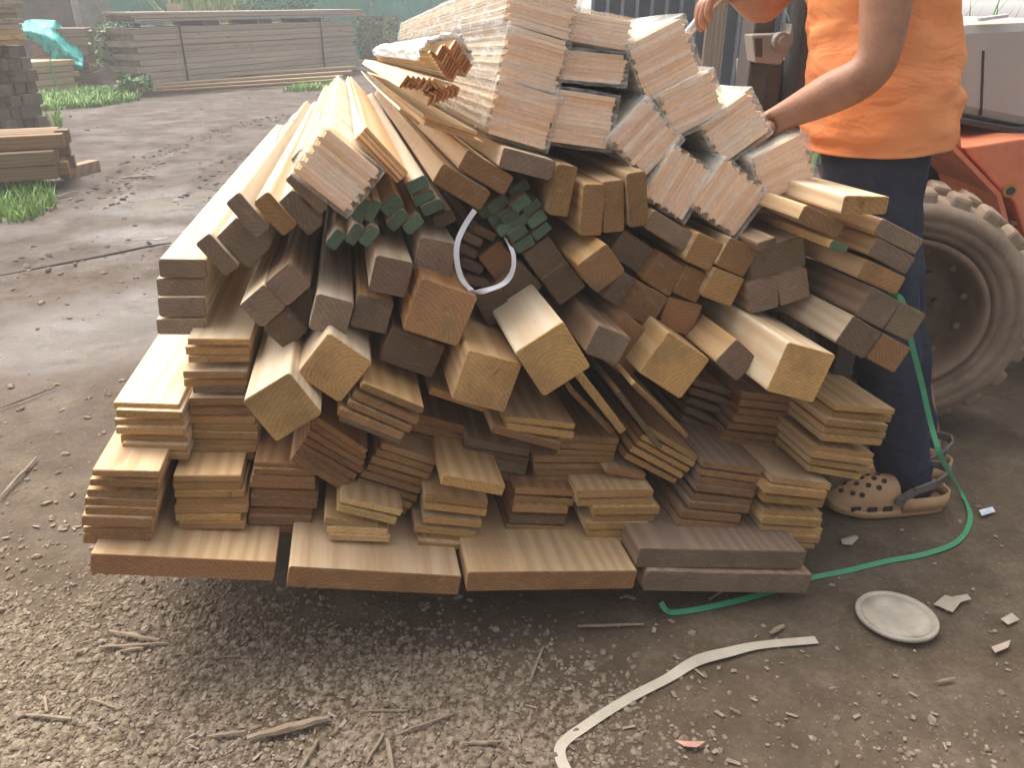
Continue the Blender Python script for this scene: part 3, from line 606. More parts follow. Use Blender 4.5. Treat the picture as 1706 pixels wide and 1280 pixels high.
# --- upper stacks of the puddle side
stack('middle height stack of boards facing the puddles', 'A', .19, [(228, 490, 508, 497, 26), (237, 522, 520, 530, 32), (233, 560, 530, 568, 32), (238, 597, 530, 602, 26), (258, 627, 545, 634, 34), (265, 664, 542, 672, 28), (260, 696, 545, 706, 30)], 'b', 'pale')
stack('tall stack of boards under the dark stud ends', 'A', .24, [(545, 215, 812, 218, 28), (535, 252, 810, 252, 34), (547, 291, 810, 291, 28), (525, 356, 800, 358, 30), (528, 390, 800, 388, 32), (565, 426, 790, 426, 24, 'k'), (550, 470, 790, 470, 32, 'r'), (552, 508, 820, 506, 34, 'r'), (552, 546, 835, 548, 34), (568, 583, 845, 588, 28), (565, 615, 845, 619, 28), (565, 647, 848, 650, 24), (560, 673, 840, 676, 26), (553, 702, 828, 706, 32)], 'b', 'pale')
stack('stack of four thick planks above the puddle', 'H', .30, [(72, 675, 305, 678, 88), (62, 770, 298, 770, 84), (68, 862, 300, 862, 94), (62, 966, 298, 966, 76)], 'd', 'pale', 'thick_plank', 'plank', .004)

# --- loose boards in the middle
stack('tilted bundle of boards with bark between the posts', 'B', .10, [(520, 405, 788, 512, 30), (490, 440, 768, 558, 34), (465, 478, 735, 598, 28), (425, 512, 700, 622, 34), (428, 552, 690, 656, 16, 'k')], 'm', 'pine', r=.004)
stack('three loose boards below the knotty post end', 'C', .11, [(362, 545, 662, 580, 26), (368, 576, 658, 618, 30), (312, 590, 605, 668, 30, 'r')], 'b', 'pine', r=.004)
for lab, crop, c, s, e in (
        ('pale thin board on edge leaning steeply under the rounded stud', 'C', (700, 372, 882, 604, 36), .10, 'b'),
        ('dark thin board tucked under the steep pale board', 'C', (655, 432, 832, 612, 24), .12, 'r'),
        ('thin board with a bright edge leaning below the mossy post', 'D', (150, 402, 378, 628, 22), .10, 'm'),
        ('shaded thin board leaning behind the bright edged board', 'D', (88, 440, 268, 680, 24), .14, 'k'),
        ('pale board lying behind the post with the curled knot', 'C', (48, 420, 345, 520, 36), .2, 'b'),
        ('short thick board sticking out over the low brown stack', 'C', (98, 795, 362, 845, 46), .08, 'b'),
        ('small dark board end between the narrow stack and leaning stack', 'C', (798, 762, 962, 792, 30), .16, 'r')):
    piece('loose_board', lab, 'board', None, crop, c, s, e, 'pine', r=.003)
stack('reddish boards in the shade under the curled knot post', 'C', .24, [(-45, 530, 190, 590, 36), (-50, 570, 185, 630, 36), (-55, 612, 178, 668, 36)], 'r', 'red')

# --- square posts
for lab, crop, c, s, e, sd_, gr in (
        ('golden post end jutting out over the steeply leaning stack', 'B', (15, 475, 215, 362, 345, 535, 150, 668), .06, 'g', 'pale', 0),
        ('square post with a green mouldy corner beside the golden post', 'B', (245, 360, 375, 200, 570, 310, 420, 500), .11, 'g', 'pale', 1),
        ('square post with a curled knot at its corner', 'C', (205, 264, 424, 320, 370, 535, 135, 475), .08, 'g', 'pine', 0),
        ('pale topped square post jutting out above the loose boards', 'C', (405, 270, 612, 145, 725, 335, 525, 470), .03, 'g', 'pale', 0),
        ('grey brown square post end with softened corners', 'C', (765, 160, 900, 210, 840, 335, 700, 275), .12, 'd', 'aged', 0),
        ('orange brown post set back behind the softened grey post', 'C', (880, 105, 1022, 232, 890, 392, 740, 280), .2, 'o', 'red', 0),
        ('mossy greenish post beside the leaning thin boards', 'D', (175, 350, 300, 172, 462, 320, 330, 485), .12, 'g', 'pine', 1),
        ('grey ended post resting against the large lit post', 'D', (490, 310, 582, 222, 676, 300, 582, 405), .10, 'd', 'pine', 0),
        ('largest lit square post with a golden saw marked end', 'D', (795, 228, 1000, 285, 915, 495, 715, 442), .02, 'g', 'pale', 0),
        ('dark reddish post in the gap above the mossy post', 'D', (310, 40, 440, 72, 385, 205, 225, 165), .24, 'r', 'red', 0),
        ('large brown post with a green stained corner under the white loop', 'X', (697, 462, 797, 492, 762, 580, 675, 548), .13, 'o', 'red', 1),
        ('dark mould speckled post under the large brown post', 'B', (640, 165, 880, 248, 815, 388, 603, 308), .18, 'k', 'aged', 1),
        ('upper dark ended post of the three beside the thick planks', 'H', (585, 790, 705, 690, 815, 800, 690, 908), .20, 'd', 'aged', 0),
        ('outer dark ended post of the three beside the thick planks', 'H', (462, 900, 580, 795, 690, 910, 565, 1010), .20, 'd', 'pale', 0),
        ('lowest dark ended post of the three beside the thick planks', 'H', (568, 1015, 690, 915, 790, 1022, 690, 1118), .22, 'k', 'aged', 0),
        ('hidden dark post between the three posts and pale sided post', 'H', (695, 905, 800, 815, 895, 930, 795, 1018), .25, 'k', 'aged', 0),
        ('dark ended post with a long pale lit side', 'H', (840, 843, 1020, 885, 975, 1058, 795, 1010), .16, 'd', 'pale', 0),
        ('dark ended post beside the pale sided post', 'H', (1040, 845, 1212, 885, 1170, 1042, 995, 1000), .19, 'd', 'pine', 0),
        ('round cornered dark post end below the green sticks', 'G', (85, 885, 285, 920, 245, 1115, 42, 1065), .16, 'k', 'pale', 0),
        ('dark brown post end touching the white strap loop', 'G', (325, 780, 515, 825, 480, 1010, 285, 980), .21, 'd', 'pale', 0),
        ('brown post end with a pale lit top under the upright studs', 'F', (205, 938, 348, 815, 462, 970, 298, 1083), .16, 'r', 'pine', 0),
        ('dark post beside the white loop below the green sticks', 'G', (860, 880, 1000, 785, 1105, 905, 965, 1010), .27, 'k', 'aged', 0),
        ('dark post above the grey softened post', 'G', (970, 1012, 1105, 908, 1205, 1050, 1062, 1152), .26, 'k', 'aged', 0),
        ('dark post above the pale topped post', 'G', (742, 1045, 865, 900, 968, 1062, 825, 1170), .27, 'k', 'aged', 0),
        ('reddish brown post end inside the white strap loop', 'G', (622, 885, 765, 800, 828, 935, 735, 1032), .30, 'r', 'aged', 0),
        ('dark post end just under the white strap loop', 'G', (608, 1120, 748, 1058, 822, 1190, 690, 1278), .26, 'k', 'aged', 0)):
    piece('square_post', lab, 'post', 'square posts in the load', crop, c, s, e, sd_, r=.005, green=bool(gr))

# --- studs and beams of the upper rows
for lab, crop, c, s, e, sd_ in (
        ('outermost narrow stud end beside the stack of thick planks', 'H', (313, 547, 460, 708, 395, 765, 247, 600), .26, 'd', 'pale'),
        ('wide stud end between the outermost narrow stud and yellow flecked studs', 'H', (445, 478, 628, 622, 492, 720, 350, 560), .28, 'd', 'pale'),
        ('long tilted stud end above the wide stud end', 'H', (460, 345, 615, 530, 545, 575, 395, 405), .24, 'd', 'pale'),
        ('tilted stud end with yellow flecks along its edge', 'H', (600, 350, 744, 500, 675, 578, 530, 395), .23, 'm', 'pale'),
        ('tilted stud end with a red knot near its corner', 'H', (717, 343, 868, 492, 800, 575, 650, 395), .24, 'd', 'pale'),
        ('slim stud end pressed against the low wrapped bundle', 'H', (717, 250, 895, 425, 855, 455, 683, 295), .23, 'd', 'pale'),
        ('small dark stud end peeping out above the low wrapped bundle', 'H', (768, 130, 850, 225, 800, 275, 705, 195), .36, 'd', 'pale'),
        ('red brown stud end above the white strap loop', 'G', (440, 390, 700, 545, 640, 648, 385, 490), .22, 'r', 'pale'),
        ('tilted brown stud end below the loose tongued boards', 'G', (575, 320, 825, 465, 765, 565, 518, 415), .23, 'm', 'pale'),
        ('dark flat stud end under the big wrapped bundles', 'G', (765, 302, 1048, 380, 1015, 482, 740, 415), .22, 'd', 'pale'),
        ('first upright stud end beside the dark flat stud', 'F', (92, 398, 202, 405, 150, 685, 42, 658), .23, 'm', 'pine'),
        ('upright stud end second from the dark flat stud', 'F', (205, 495, 322, 512, 352, 772, 242, 785), .21, 'm', 'pine'),
        ('upright stud end third from the dark flat stud', 'F', (318, 482, 440, 485, 457, 745, 350, 770), .22, 'm', 'pine'),
        ('upright stud end furthest from the dark flat stud', 'F', (455, 448, 555, 432, 588, 715, 485, 735), .21, 'm', 'pine'),
        ('flat grey stud sloping below the wrapped bundles', 'F', (600, 630, 845, 785, 800, 885, 560, 738), .24, 'd', 'pine'),
        ('tilted stud end next to the flat grey stud', 'F', (850, 765, 975, 815, 910, 975, 762, 905), .22, 'm', 'pine'),
        ('upper of two square stud ends under the last wrapped bundles', 'F', (1005, 780, 1158, 850, 1090, 1002, 945, 938), .21, 'm', 'pine'),
        ('lower of two square stud ends under the last wrapped bundles', 'F', (930, 942, 1088, 1008, 1020, 1160, 862, 1100), .21, 'b', 'pine'),
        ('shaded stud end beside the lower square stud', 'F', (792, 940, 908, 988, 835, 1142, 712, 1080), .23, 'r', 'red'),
        ('dark stud end in the middle under the flat grey stud', 'F', (640, 862, 784, 950, 690, 1112, 540, 1008), .24, 'r', 'red'),
        ('dark stud end behind the upright studs', 'F', (445, 755, 640, 855, 545, 1005, 360, 860), .27, 'k', 'aged'),
        ('dark stud end beside the brown post with the lit top', 'F', (452, 978, 548, 1035, 455, 1190, 312, 1092), .25, 'k', 'aged'),
        ('brown stud end under the two dark studs', 'F', (546, 1034, 686, 1110, 592, 1268, 440, 1190), .22, 'r', 'red'),
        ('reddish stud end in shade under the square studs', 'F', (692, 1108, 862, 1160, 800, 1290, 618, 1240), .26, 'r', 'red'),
        ('pale flat beam end highest on the trousers side', 'E', (525, 118, 720, 120, 715, 200, 520, 198), .07, 'b', 'pale'),
        ('tilted beam end under the pale flat beam', 'E', (370, 150, 520, 238, 510, 302, 330, 222), .10, 'm', 'pine'),
        ('outer slanted beam end over the forklift wheel', 'E', (692, 210, 866, 305, 836, 372, 655, 285), .10, 'd', 'pine'),
        ('slanted beam end with a knot on its lit side', 'E', (672, 298, 830, 380, 795, 462, 635, 368), .10, 'd', 'pine'),
        ('third slanted beam end above the green strap', 'E', (625, 393, 796, 465, 752, 545, 580, 465), .10, 'm', 'pine'),
        ('thin stick with a greenish end below the tilted beam', 'E', (475, 305, 547, 330, 540, 367, 465, 342), .09, 'n', 'pine'),
        ('square beam end under the green strap knot', 'E', (650, 508, 772, 570, 692, 692, 580, 628), .10, 'd', 'aged'),
        ('outer square beam end beside the green strap', 'E', (774, 570, 872, 620, 815, 747, 695, 690), .11, 'd', 'aged'),
        ('rough chewed dark beam end above the largest lit post', 'E', (570, 635, 690, 700, 608, 822, 490, 742), .07, 'k', 'pale'),
        ('lowest square beam end beside the trousers', 'E', (692, 702, 812, 765, 747, 880, 632, 816), .10, 'm', 'aged'),
        ('large grey beam end below the jagged grey stub', 'E', (150, 345, 352, 288, 370, 416, 108, 490), .22, 'd', 'pine'),
        ('split beam end without a knot under the large grey beam', 'E', (104, 496, 240, 470, 256, 592, 145, 622), .20, 'd', 'aged'),
        ('beam end with a round knot under the large grey beam', 'E', (242, 470, 366, 424, 386, 548, 260, 590), .20, 'd', 'aged'),
        ('jagged grey stub on top of the large grey beam', 'E', (160, 318, 238, 292, 243, 335, 165, 360), .17, 'd', 'aged')):
    piece('timber_stud', lab, 'stud', 'studs and beams in the upper rows', crop, c, s, e, sd_, r=.005)
def rot_rect(x, y, w, h, a):
    a = math.radians(a); c_, s_ = math.cos(a), math.sin(a)
    return tuple(v for dx, dy in ((-w / 2, -h / 2), (w / 2, -h / 2), (w / 2, h / 2), (-w / 2, h / 2)) for v in (x + dx * c_ - dy * s_, y + dx * s_ + dy * c_))
# --- thin sticks with green painted ends
for i, (x, y, w, h, a) in enumerate([(735, 610, 120, 62, -33), (850, 525, 110, 60, -33), (862, 607, 108, 56, -35), (918, 628, 105, 54, -38), (738, 678, 110, 60, -33), (782, 735, 112, 60, -33), (842, 765, 105, 58, -35), (945, 692, 108, 56, -35), (968, 752, 108, 54, -38), (876, 822, 112, 62, -28), (680, 640, 100, 60, -33), (800, 672, 105, 56, -35), (860, 700, 105, 56, -35)]):
    piece('green_tipped_stick', 'thin stick with a green painted end in the cluster above the white loop', 'stick', 'green ended sticks above the white loop', 'G', rot_rect(x, y, w, h, a), .25 + .02 * random.random() + (.03 if i in (0, 1, 4, 10) else 0), 'n', 'aged', r=.004)
for x, y, w, h, a in [(305, 505, 118, 66, -27), (340, 575, 118, 58, -24), (386, 628, 118, 60, -24), (170, 618, 118, 82, -42), (200, 697, 118, 66, -45), (285, 717, 112, 66, -42)]:
    piece('green_tipped_stick', 'thin stick with a green end and lit top under the tongued boards', 'stick', 'green ended sticks under the tongued boards', 'G', rot_rect(x, y, w, h, a), .22 + .015 * random.random(), 'n', 'pale', r=.005)
for x, y, w, h, a in [(1056, 438, 118, 62, -60), (1108, 442, 110, 48, -62), (1020, 556, 106, 58, -57), (1090, 562, 104, 64, -52), (930, 580, 96, 62, -52)]:
    piece('green_tipped_stick', 'thin stick with a green end beside the low wrapped bundle', 'stick', 'green ended sticks beside the low wrapped bundle', 'H', rot_rect(x, y, w, h, a), .2 + .015 * random.random(), 'n', 'pale', r=.005)
for x, y, w, h, a in [(577, 862, 105, 48, 24), (597, 942, 125, 50, 24), (625, 1025, 130, 46, 18), (665, 762, 125, 52, 26), (600, 800, 110, 46, 24), (450, 690, 120, 70, -25)]:
    piece('dark_stick', 'dark stick end with rounded corners deep inside the white loop', 'stick', 'dark stick ends inside the white loop', 'G', rot_rect(x, y, w, h, a), .3, 'k', 'aged', r=.006)

# --- bundles of tongue-and-groove boards in plastic film
def film_mat(name, lo, hi, tint):
    t = NT(name); v = t.coord('Object')
    oi = t.n('ObjectInfo'); ad = t.n('VectorMath', _operation='ADD'); t.l(v, ad.inputs[0]); sc_ = t.n('VectorMath', _operation='SCALE'); sc_.inputs[0].default_value = (3.1, 7.7, 5.3)
    t.l(t.math('MULTIPLY', oi.outputs['Random'], 9.0), sc_.inputs['Scale']); t.l(sc_.outputs[0], ad.inputs[1]); v = ad.outputs[0]
    na = t.noise(t.mapping(v, (.16, .12, 1.0), rot=(0, .45, 0)), 75, 4, .6, .2); nb = t.noise(t.mapping(v, (.2, .12, 1.0), rot=(0, -.5, 0)), 60, 4, .6, .2)
    n1 = t.math('MAXIMUM', na, nb); n2 = t.noise(v, 7, 3, .5)
    fac = t.math('ADD', t.mr(n1, .5, .72, lo, hi), t.mr(n2, .4, .75, 0, .2))
    t.bump(n1, .8, .006); t.done(tint, .25, .6)
    tr = t.n('BsdfTransparent'); mx = t.n('MixShader'); t.l(fac, mx.inputs[0]); t.l(tr.outputs[0], mx.inputs[1]); t.l(t.b.outputs[0], mx.inputs[2])
    t.l(mx.outputs[0], t.out.inputs['Surface']); return t.m
M['film'] = film_mat('wrinkled_plastic_film', .22, .62, (.88, .90, .87, 1)); M['film_end'] = film_mat('gathered_plastic_film', .02, .36, (.94, .88, .80, 1))
M['fresh'] = wood('fresh_board_side', 'f0d9b4', 'ddb98a')
def wrinkled_shell(name, w, h, L, parent, mw):
    """film round a bundle: a closed skin a few millimetres off the boards, crinkled, gathered over the cut end"""
    nu, ny = 28, 26; V = []; Fc = []; g = .005
    per = [];
    for k in range(nu):
        t_ = 4 * k / nu; e = int(t_); f = t_ - e
        x, z = [(-1 + 2 * f, 1), (1, 1 - 2 * f), (1 - 2 * f, -1), (-1, -1 + 2 * f)][e]; per.append((x * (w / 2 + g), z * (h / 2 + g)))
    sd0 = random.uniform(0, 50)
    for j in range(ny + 1):
        y = -.008 + (L + .012) * (j / ny) ** 1.6
        for x, z in per:
            q = noise.noise(Vector((x * 40 + sd0, y * 9, z * 40))) * .0028 + .0012
            d = Vector((x, z)).normalized(); V.append((x + d.x * q, y + noise.noise(Vector((x * 30, sd0, z * 30))) * .002, z + d.y * q))
    for j in range(ny):
        for k in range(nu): Fc.append([j * nu + (k + 1) % nu, j * nu + k, (j + 1) * nu + k, (j + 1) * nu + (k + 1) % nu])
    base = len(V)                                            # crinkled end sheet
    for sc in (.7, .4, .12):
        for x, z in per:
            V.append((x * sc, -.006 + noise.noise(Vector((x * sc * 60 + sd0, 3, z * sc * 60))) * .004, z * sc))
    prev = 0
    for q in range(3):
        b = base + q * nu
        for k in range(nu): Fc.append([prev + k, prev + (k + 1) % nu, b + (k + 1) % nu, b + k])
        prev = b
    Fc.append([prev + k for k in range(nu)])
    o = mesh_obj(name, V, Fc, [M['film'], M['film_end']], None, True, [0] * (ny * nu) + [1] * (3 * nu + 1)); o.parent = parent; o.matrix_parent_inverse = Matrix.Identity(4); return o
def bundle(lab, crop, c, s, n, film=True, name='wrapped_bundle', cat='bundle', group='film wrapped bundles of boards', yaw=0, L=2.9):
    ce, w, h, ang = quad(crop, c, s); root = empty(name); place(root, ce, ang, s, yaw)
    tag(root, lab, cat, group); th = h / n
    for i in range(n):
        wi = w * random.uniform(.968, .99); tt = th * .992
        me = prism_mesh('board', wi, tt, L + random.uniform(-.02, .02), .0008, [M['fresh'], M['fresh_end']], .004, .0003, 1, .0005)
        o = bpy.data.objects.new('board', me); COL.objects.link(o); o.parent = root
        o.location = (random.uniform(-.0025, .0025) + (.001 if i % 2 else -.001), random.uniform(0, .0018), h / 2 - th * (i + .5))
        b = lin(random.choice(('efcba8', 'ebc29c', 'f2d4b6', 'e8ba92'))); k = random.uniform(.9, 1.1); o.color = tuple(x * k for x in b[:3]) + (1,)
        # the tongue along each edge
        tg = prism_mesh('tongue', .004, tt * .4, L, .0004, [M['fresh'], M['fresh_end']], 0, .0002, 1)
        g = bpy.data.objects.new('tongue', tg); COL.objects.link(g); g.parent = o; g.location = (wi / 2 + .002 if i % 2 else -wi / 2 - .002, .001, 0); g.color = o.color
    if film: wrinkled_shell('plastic_wrap', w, h, L, root, root.matrix_world)
    return root
bundle('low wrapped bundle above the tilted stud ends facing the puddles', 'H', (717, 240, 905, 58, 1153, 255, 967, 448)[2:] + (717, 240), .14, 11)
BW = [('highest long wrapped bundle with a greenish film side', 'I', (1005, -150, 1390, -55, 1312, 238, 982, 122), .30, 12),
      ('second long wrapped bundle directly under the highest bundle', 'I', (977, 130, 1306, 240, 1256, 532, 940, 455), .29, 12),
      ('wrapped bundle resting on the dark flat stud', 'I', (940, 458, 1275, 545, 1178, 858, 850, 745), .27, 12),
      ('wrapped bundle above the upright stud ends', 'I', (1250, 505, 1600, 556, 1535, 848, 1200, 800), .29, 11),
      ('thin wrapped bundle with loose film flapping beneath', 'I', (1335, 58, 1685, 120, 1648, 288, 1298, 225), .31, 7),
      ('thin wrapped bundle with a torn corner under the loose film', 'I', (1300, 285, 1640, 310, 1640, 485, 1265, 445), .31, 7),
      ('wrapped bundle with a bright top beside the metal tube', 'J', (125, 275, 395, 95, 575, 400, 275, 515), .31, 12),
      ('wrapped bundle below the bright topped bundle', 'J', (280, 517, 580, 402, 665, 575, 427, 732), .29, 9),
      ('wrapped bundle standing on the upright studs', 'J', (45, 745, 250, 535, 425, 740, 245, 940), .28, 10),
      ('wrapped bundle sloping over the flat grey stud', 'J', (240, 1060, 390, 797, 602, 912, 440, 1165), .26, 10),
      ('wrapped bundle above the two square stud ends', 'J', (485, 1110, 650, 870, 900, 1010, 725, 1240), .25, 11),
      ('wrapped bundle under the wrist of the person', 'J', (545, 680, 770, 490, 915, 700, 650, 865), .29, 10),
      ('wrapped bundle at the end of the row over the pale flat beam', 'J', (800, 850, 1065, 722, 1155, 930, 895, 1075), .26, 10)]
for lab, crop, c, s, n in BW: bundle(lab, crop, c, s, n)
# unwrapped fresh boards with tongues
stack('fresh unwrapped bundle of tongued boards over the green sticks', 'H', .17, [(1078, 32, 1282, 252, 19), (1062, 47, 1268, 266, 19), (1048, 62, 1255, 280, 19), (1035, 77, 1242, 294, 19)], 'w', 'fresh', 'tongued_board', 'tongued board', .0008, .003)
stack('loose fresh tongued boards beside the corner mouldings', 'G', .22, [(340, 128, 628, 222, 20), (350, 150, 615, 240, 20), (345, 168, 660, 276, 20), (215, 95, 320, 178, 14)], 'w', 'fresh', 'tongued_board', 'tongued board', .0008, .004)

# --- L shaped corner mouldings
def ell(px, py, a1, a2, l1, l2, s, lab, group):
    """px,py: outer corner in crop I; arm directions in degrees (image) and lengths in crop pixels"""
    k = uv('I', px + 100, py, s) - uv('I', px, py, s); m = k.length / 100; c0 = uv('I', px, py, s); th = .0042
    d = [Vector((math.cos(math.radians(a)), -math.sin(math.radians(a)))) for a in (a1, a2)]
    n0 = Vector((-d[0].y, d[0].x)); n0 = n0 if n0.dot(d[1]) > 0 else -n0
    n1 = Vector((-d[1].y, d[1].x)); n1 = n1 if n1.dot(d[0]) > 0 else -n1
    A, B = d[0] * l1 * m, d[1] * l2 * m; det = d[0].x * d[1].y - d[0].y * d[1].x
    inner = (n0 + n1) * (th / max(.3, 1 + n0.dot(n1)))
    poly = [Vector((0, 0)), A, A + n0 * th, inner, B + n1 * th, B]
    L = 2.6; V = [(p.x, y, p.y) for y in (0, L) for p in poly]; n = 6
    Fc = [[0, 1, 2, 3], [0, 3, 4, 5], [n, n + 3, n + 2, n + 1], [n, n + 5, n + 4, n + 3]] + [[i, i + n, (i + 1) % n + n, (i + 1) % n] for i in range(n)]
    o = mesh_obj('corner_moulding', V, Fc, [M['fresh'], M['fresh_end']], None, False, [1] * 4 + [0] * 6)
    place(o, c0, 0, s + random.uniform(-.004, .004)); b = lin(random.choice(('b9784c', 'a8663c', 'c58a5a'))); o.color = b
    tag(o, lab, 'moulding', group)
for i in range(8):
    ell(578 + i * 12, 335 + i * 19, 215, -58, 58, 78, .17, 'thin L shaped corner moulding in the upper nested set', 'upper nested corner mouldings')
    ell(650 + i * 12, 305 + i * 19, 225, -55, 55, 78, .172, 'thin L shaped corner moulding in the outer upper nested set', 'outer upper nested corner mouldings')
for i in range(6):
    ell(352 + i * 30 + 55, 412 + i * 4 + 10, 130, 48, 85, 75, .165, 'thin L shaped corner moulding in the lower nested set', 'lower nested corner mouldings')
for i in range(7):
    ell(520 + i * 26 + 30, 545 - i * 8, 205, 112, 50, 58, .168, 'thin L shaped corner moulding lowest in the trim bundle', 'lowest nested corner mouldings')

# film slipped back over the mouldings
path = [(505, 345), (515, 290), (548, 248), (610, 225), (672, 212), (722, 232), (748, 290), (762, 350)]; V = []; ns = 34; sub_ = 5
for j in range(ns + 1):
    s_ = .205 + 2.2 * (j / ns) ** 1.8
    for i in range((len(path) - 1) * sub_ + 1):
        k = min(i // sub_, len(path) - 2); f = i / sub_ - k; x = path[k][0] * (1 - f) + path[k + 1][0] * f; y = path[k][1] * (1 - f) + path[k + 1][1] * f
        c = uv('I', x, y, .17); q = .006 + .006 * noise.noise(Vector((i * .35, j * .25, 2))) + .002 * noise.noise(Vector((i * .9, j * .5, 7))) + (.012 if j < 3 else 0) * abs(noise.noise(Vector((i * .6, 9, 2))))
        cc = uv('I', 640, 340, .17); d = (c - cc).normalized(); V.append(P0 + AX * (s_ + .03 * noise.noise(Vector((i * .4, 0, 4)))) + UU * (c.x + d.x * q) + VV * (c.y + d.y * q))
n = (len(path) - 1) * sub_ + 1
o = mesh_obj('film_sheet', V, [[j * n + i, j * n + i + 1, (j + 1) * n + i + 1, (j + 1) * n + i] for j in range(ns) for i in range(n - 1)], film_mat('milky_film', .62, .9, (.93, .92, .9, 1)), None, True)
so = o.modifiers.new('t', 'SOLIDIFY'); so.thickness = .0006; tag(o, 'milky plastic film slipped back over the corner mouldings', 'plastic film')
# ---------------------------------------------------------------- forklift behind the pile, facing the load
M['orange'] = plain('dusty_orange_paint', 'd47c58', .55, .4, 0, .22, 9, .1)
M['tyre'] = plain('muddy_rubber', '8b7967', .9, .2, 0, .3, 10, .4); M['rim'] = plain('muddy_steel_rim', '927b67', .75, .3, .1, .3, 8, .3)
M['black'] = plain('dusty_black_steel', '4a433f', .75, .3, 0, .3, 8, .1); M['dull'] = plain('dusty_cast_steel', '8a8078', .7, .35, .2, .25, 7, .2)
M['cover'] = plain('pale_dusty_cover', 'b0aca4', .55, .35, 0, .12, 3)
WC = Vector((1.075, 2.09, .345)); WN = Vector((-.27, -.96, 0)).normalized(); WX = Vector((0, 0, 1)).cross(WN).normalized()      # wheel centre, axle, forward
fk = empty('forklift', (1.3, 2.2, 0)); tag(fk, 'muddy orange forklift carrying the lumber pile', 'forklift')
wr = empty('wheel', WC); wr.parent = fk; wr.matrix_parent_inverse = Matrix.Translation(-fk.location)
def wpt(r_, a, d): return WC + WX * (r_ * math.cos(a)) + Vector((0, 0, r_ * math.sin(a))) + WN * d
def lathe(prof, n=64, closed=False):
    m = MB(); rs = [[wpt(r_, 2 * math.pi * k / n, d) for k in range(n)] for r_, d in prof]; m.rings(rs, False); return m
tyre = lathe([(.205, .02), (.222, .050), (.232, .060), (.237, .056), (.242, .066), (.262, .073), (.267, .068), (.274, .075), (.292, .072), (.308, .056), (.313, .02), (.313, -.12), (.29, -.15), (.225, -.15), (.2, -.1)]).build('tyre', M['tyre'], None, True)
rimo = lathe([(.214, .050), (.208, .058), (.198, .052), (.19, .03), (.175, -.03), (.16, -.09), (.14, -.105), (.08, -.10), (.075, -.07), (.05, -.065), (.0005, -.06)]).build('rim', M['rim'], None, True)
for o in (tyre, rimo): o.parent = wr; o.matrix_parent_inverse = Matrix.Translation(-(fk.location + wr.location - fk.location))
for o in (tyre, rimo): o.matrix_parent_inverse = Matrix.Translation(-WC)
for k in range(24):                                           # tread blocks
    a = 2 * math.pi * k / 24; m = MB(); w_, z0, z1 = .056, .300, .336
    for d0, d1, sh in ((.05, -.035, .0), (-.045, -.145, .1)):
        aw = w_ / z1; P = [wpt(r_, a + s_ * aw / 2 * (1 if r_ == z0 else .86) + sh, d) for r_ in (z0, z1) for s_, d in ((-1, d0 + (.006 if d0 > 0 and r_ == z0 else -.004)), (1, d0 + (.006 if d0 > 0 and r_ == z0 else -.004)), (1, d1), (-1, d1))]
        m.add(P, [[0, 1, 2, 3], [7, 6, 5, 4], [0, 4, 5, 1], [1, 5, 6, 2], [2, 6, 7, 3], [3, 7, 4, 0]])
    o = m.build('tread_block', M['tyre']); o.parent = tyre; bevel(o, .010)
for r0, nn in ((.168, 12),):
    for k in range(nn):
        a = 2 * math.pi * (k + .5) / nn; m = MB(); m.tube([wpt(r0, a, -.055), wpt(r0, a, -.03)], .010, 6); o = m.build('rim_bolt', M['rim']); o.parent = rimo
for k in range(8):
    a = 2 * math.pi * k / 8; m = MB(); m.tube([wpt(.11, a, -.10), wpt(.11, a, -.08)], .012, 6); o = m.build('wheel_nut', M['rim']); o.parent = rimo
def copy_tree(o, parent):
    c_ = o.copy(); COL.objects.link(c_); c_.parent = parent; c_.matrix_parent_inverse = o.matrix_parent_inverse.copy()
    for ch in list(o.children): copy_tree(ch, c_)
    return c_
w2 = copy_tree(wr, fk); w2.location = WC + Vector((1.45, .12, 0))
YF = 2.22
def fpoly(name, pts, Y, depth, mat, bev=.006, parent=fk):
    m = MB(); m.prism([at_y(x, y, Y) for x, y in pts], (0.0, depth, 0)); o = m.build(name, mat, parent); bevel(o, bev); return o
# fender: an angular arch of plate over the wheel, orange outside, with a dark inner wall
fen = [(1520, 215), (1574, 224), (1668, 322), (1690, 405), (1712, 520)]
m = MB(); inner = [(1520, 223), (1570, 232), (1660, 326), (1682, 407), (1703, 520)]
m.prism([at_y(x, y, YF) for x, y in fen] + [at_y(x, y, YF) for x, y in inner[::-1]], (0, .34, 0)); m.build('fender', M['orange'], fk)
fpoly('inner_wing', [(1500, 226), (1572, 232), (1662, 326), (1684, 408), (1704, 520), (1500, 520)], 2.62, .02, M['black'])
fpoly('body_panel', [(1604, 246), (1700, 231), (1900, 236), (1900, 420), (1716, 420), (1690, 338), (1668, 318)], YF + .03, .7, M['orange'])
fpoly('body_post', [(1588, 170), (1597, 178), (1604, 250), (1594, 244), (1582, 232)], YF + .02, .5, M['orange'])
fpoly('step_plate', [(1684, 368), (1900, 378), (1900, 388), (1686, 377)], YF + .05, .3, M['dull'])
fpoly('side_sill', [(1690, 384), (1900, 392), (1900, 500), (1712, 490)], YF + .1, .6, M['black'])
fpoly('engine_cover', [(1588, 46), (1612, 36), (1706, 32), (1900, 36), (1900, 215), (1700, 212), (1594, 192)], YF + .18, .75, M['cover'], .03)
fpoly('cover_seam', [(1637, 84), (1641, 84), (1637, 192), (1633, 192)], YF + .177, .01, M['black'], .001)
fpoly('cover_base', [(1592, 194), (1702, 214), (1900, 217), (1900, 228), (1700, 226), (1596, 206)], YF + .14, .75, M['black'], .004)
fpoly('cover_label', [(1634, 29), (1680, 23), (1679, 29), (1635, 35)], YF + .17, .02, plain('white_plastic', 'd9dadc', .5), .001)
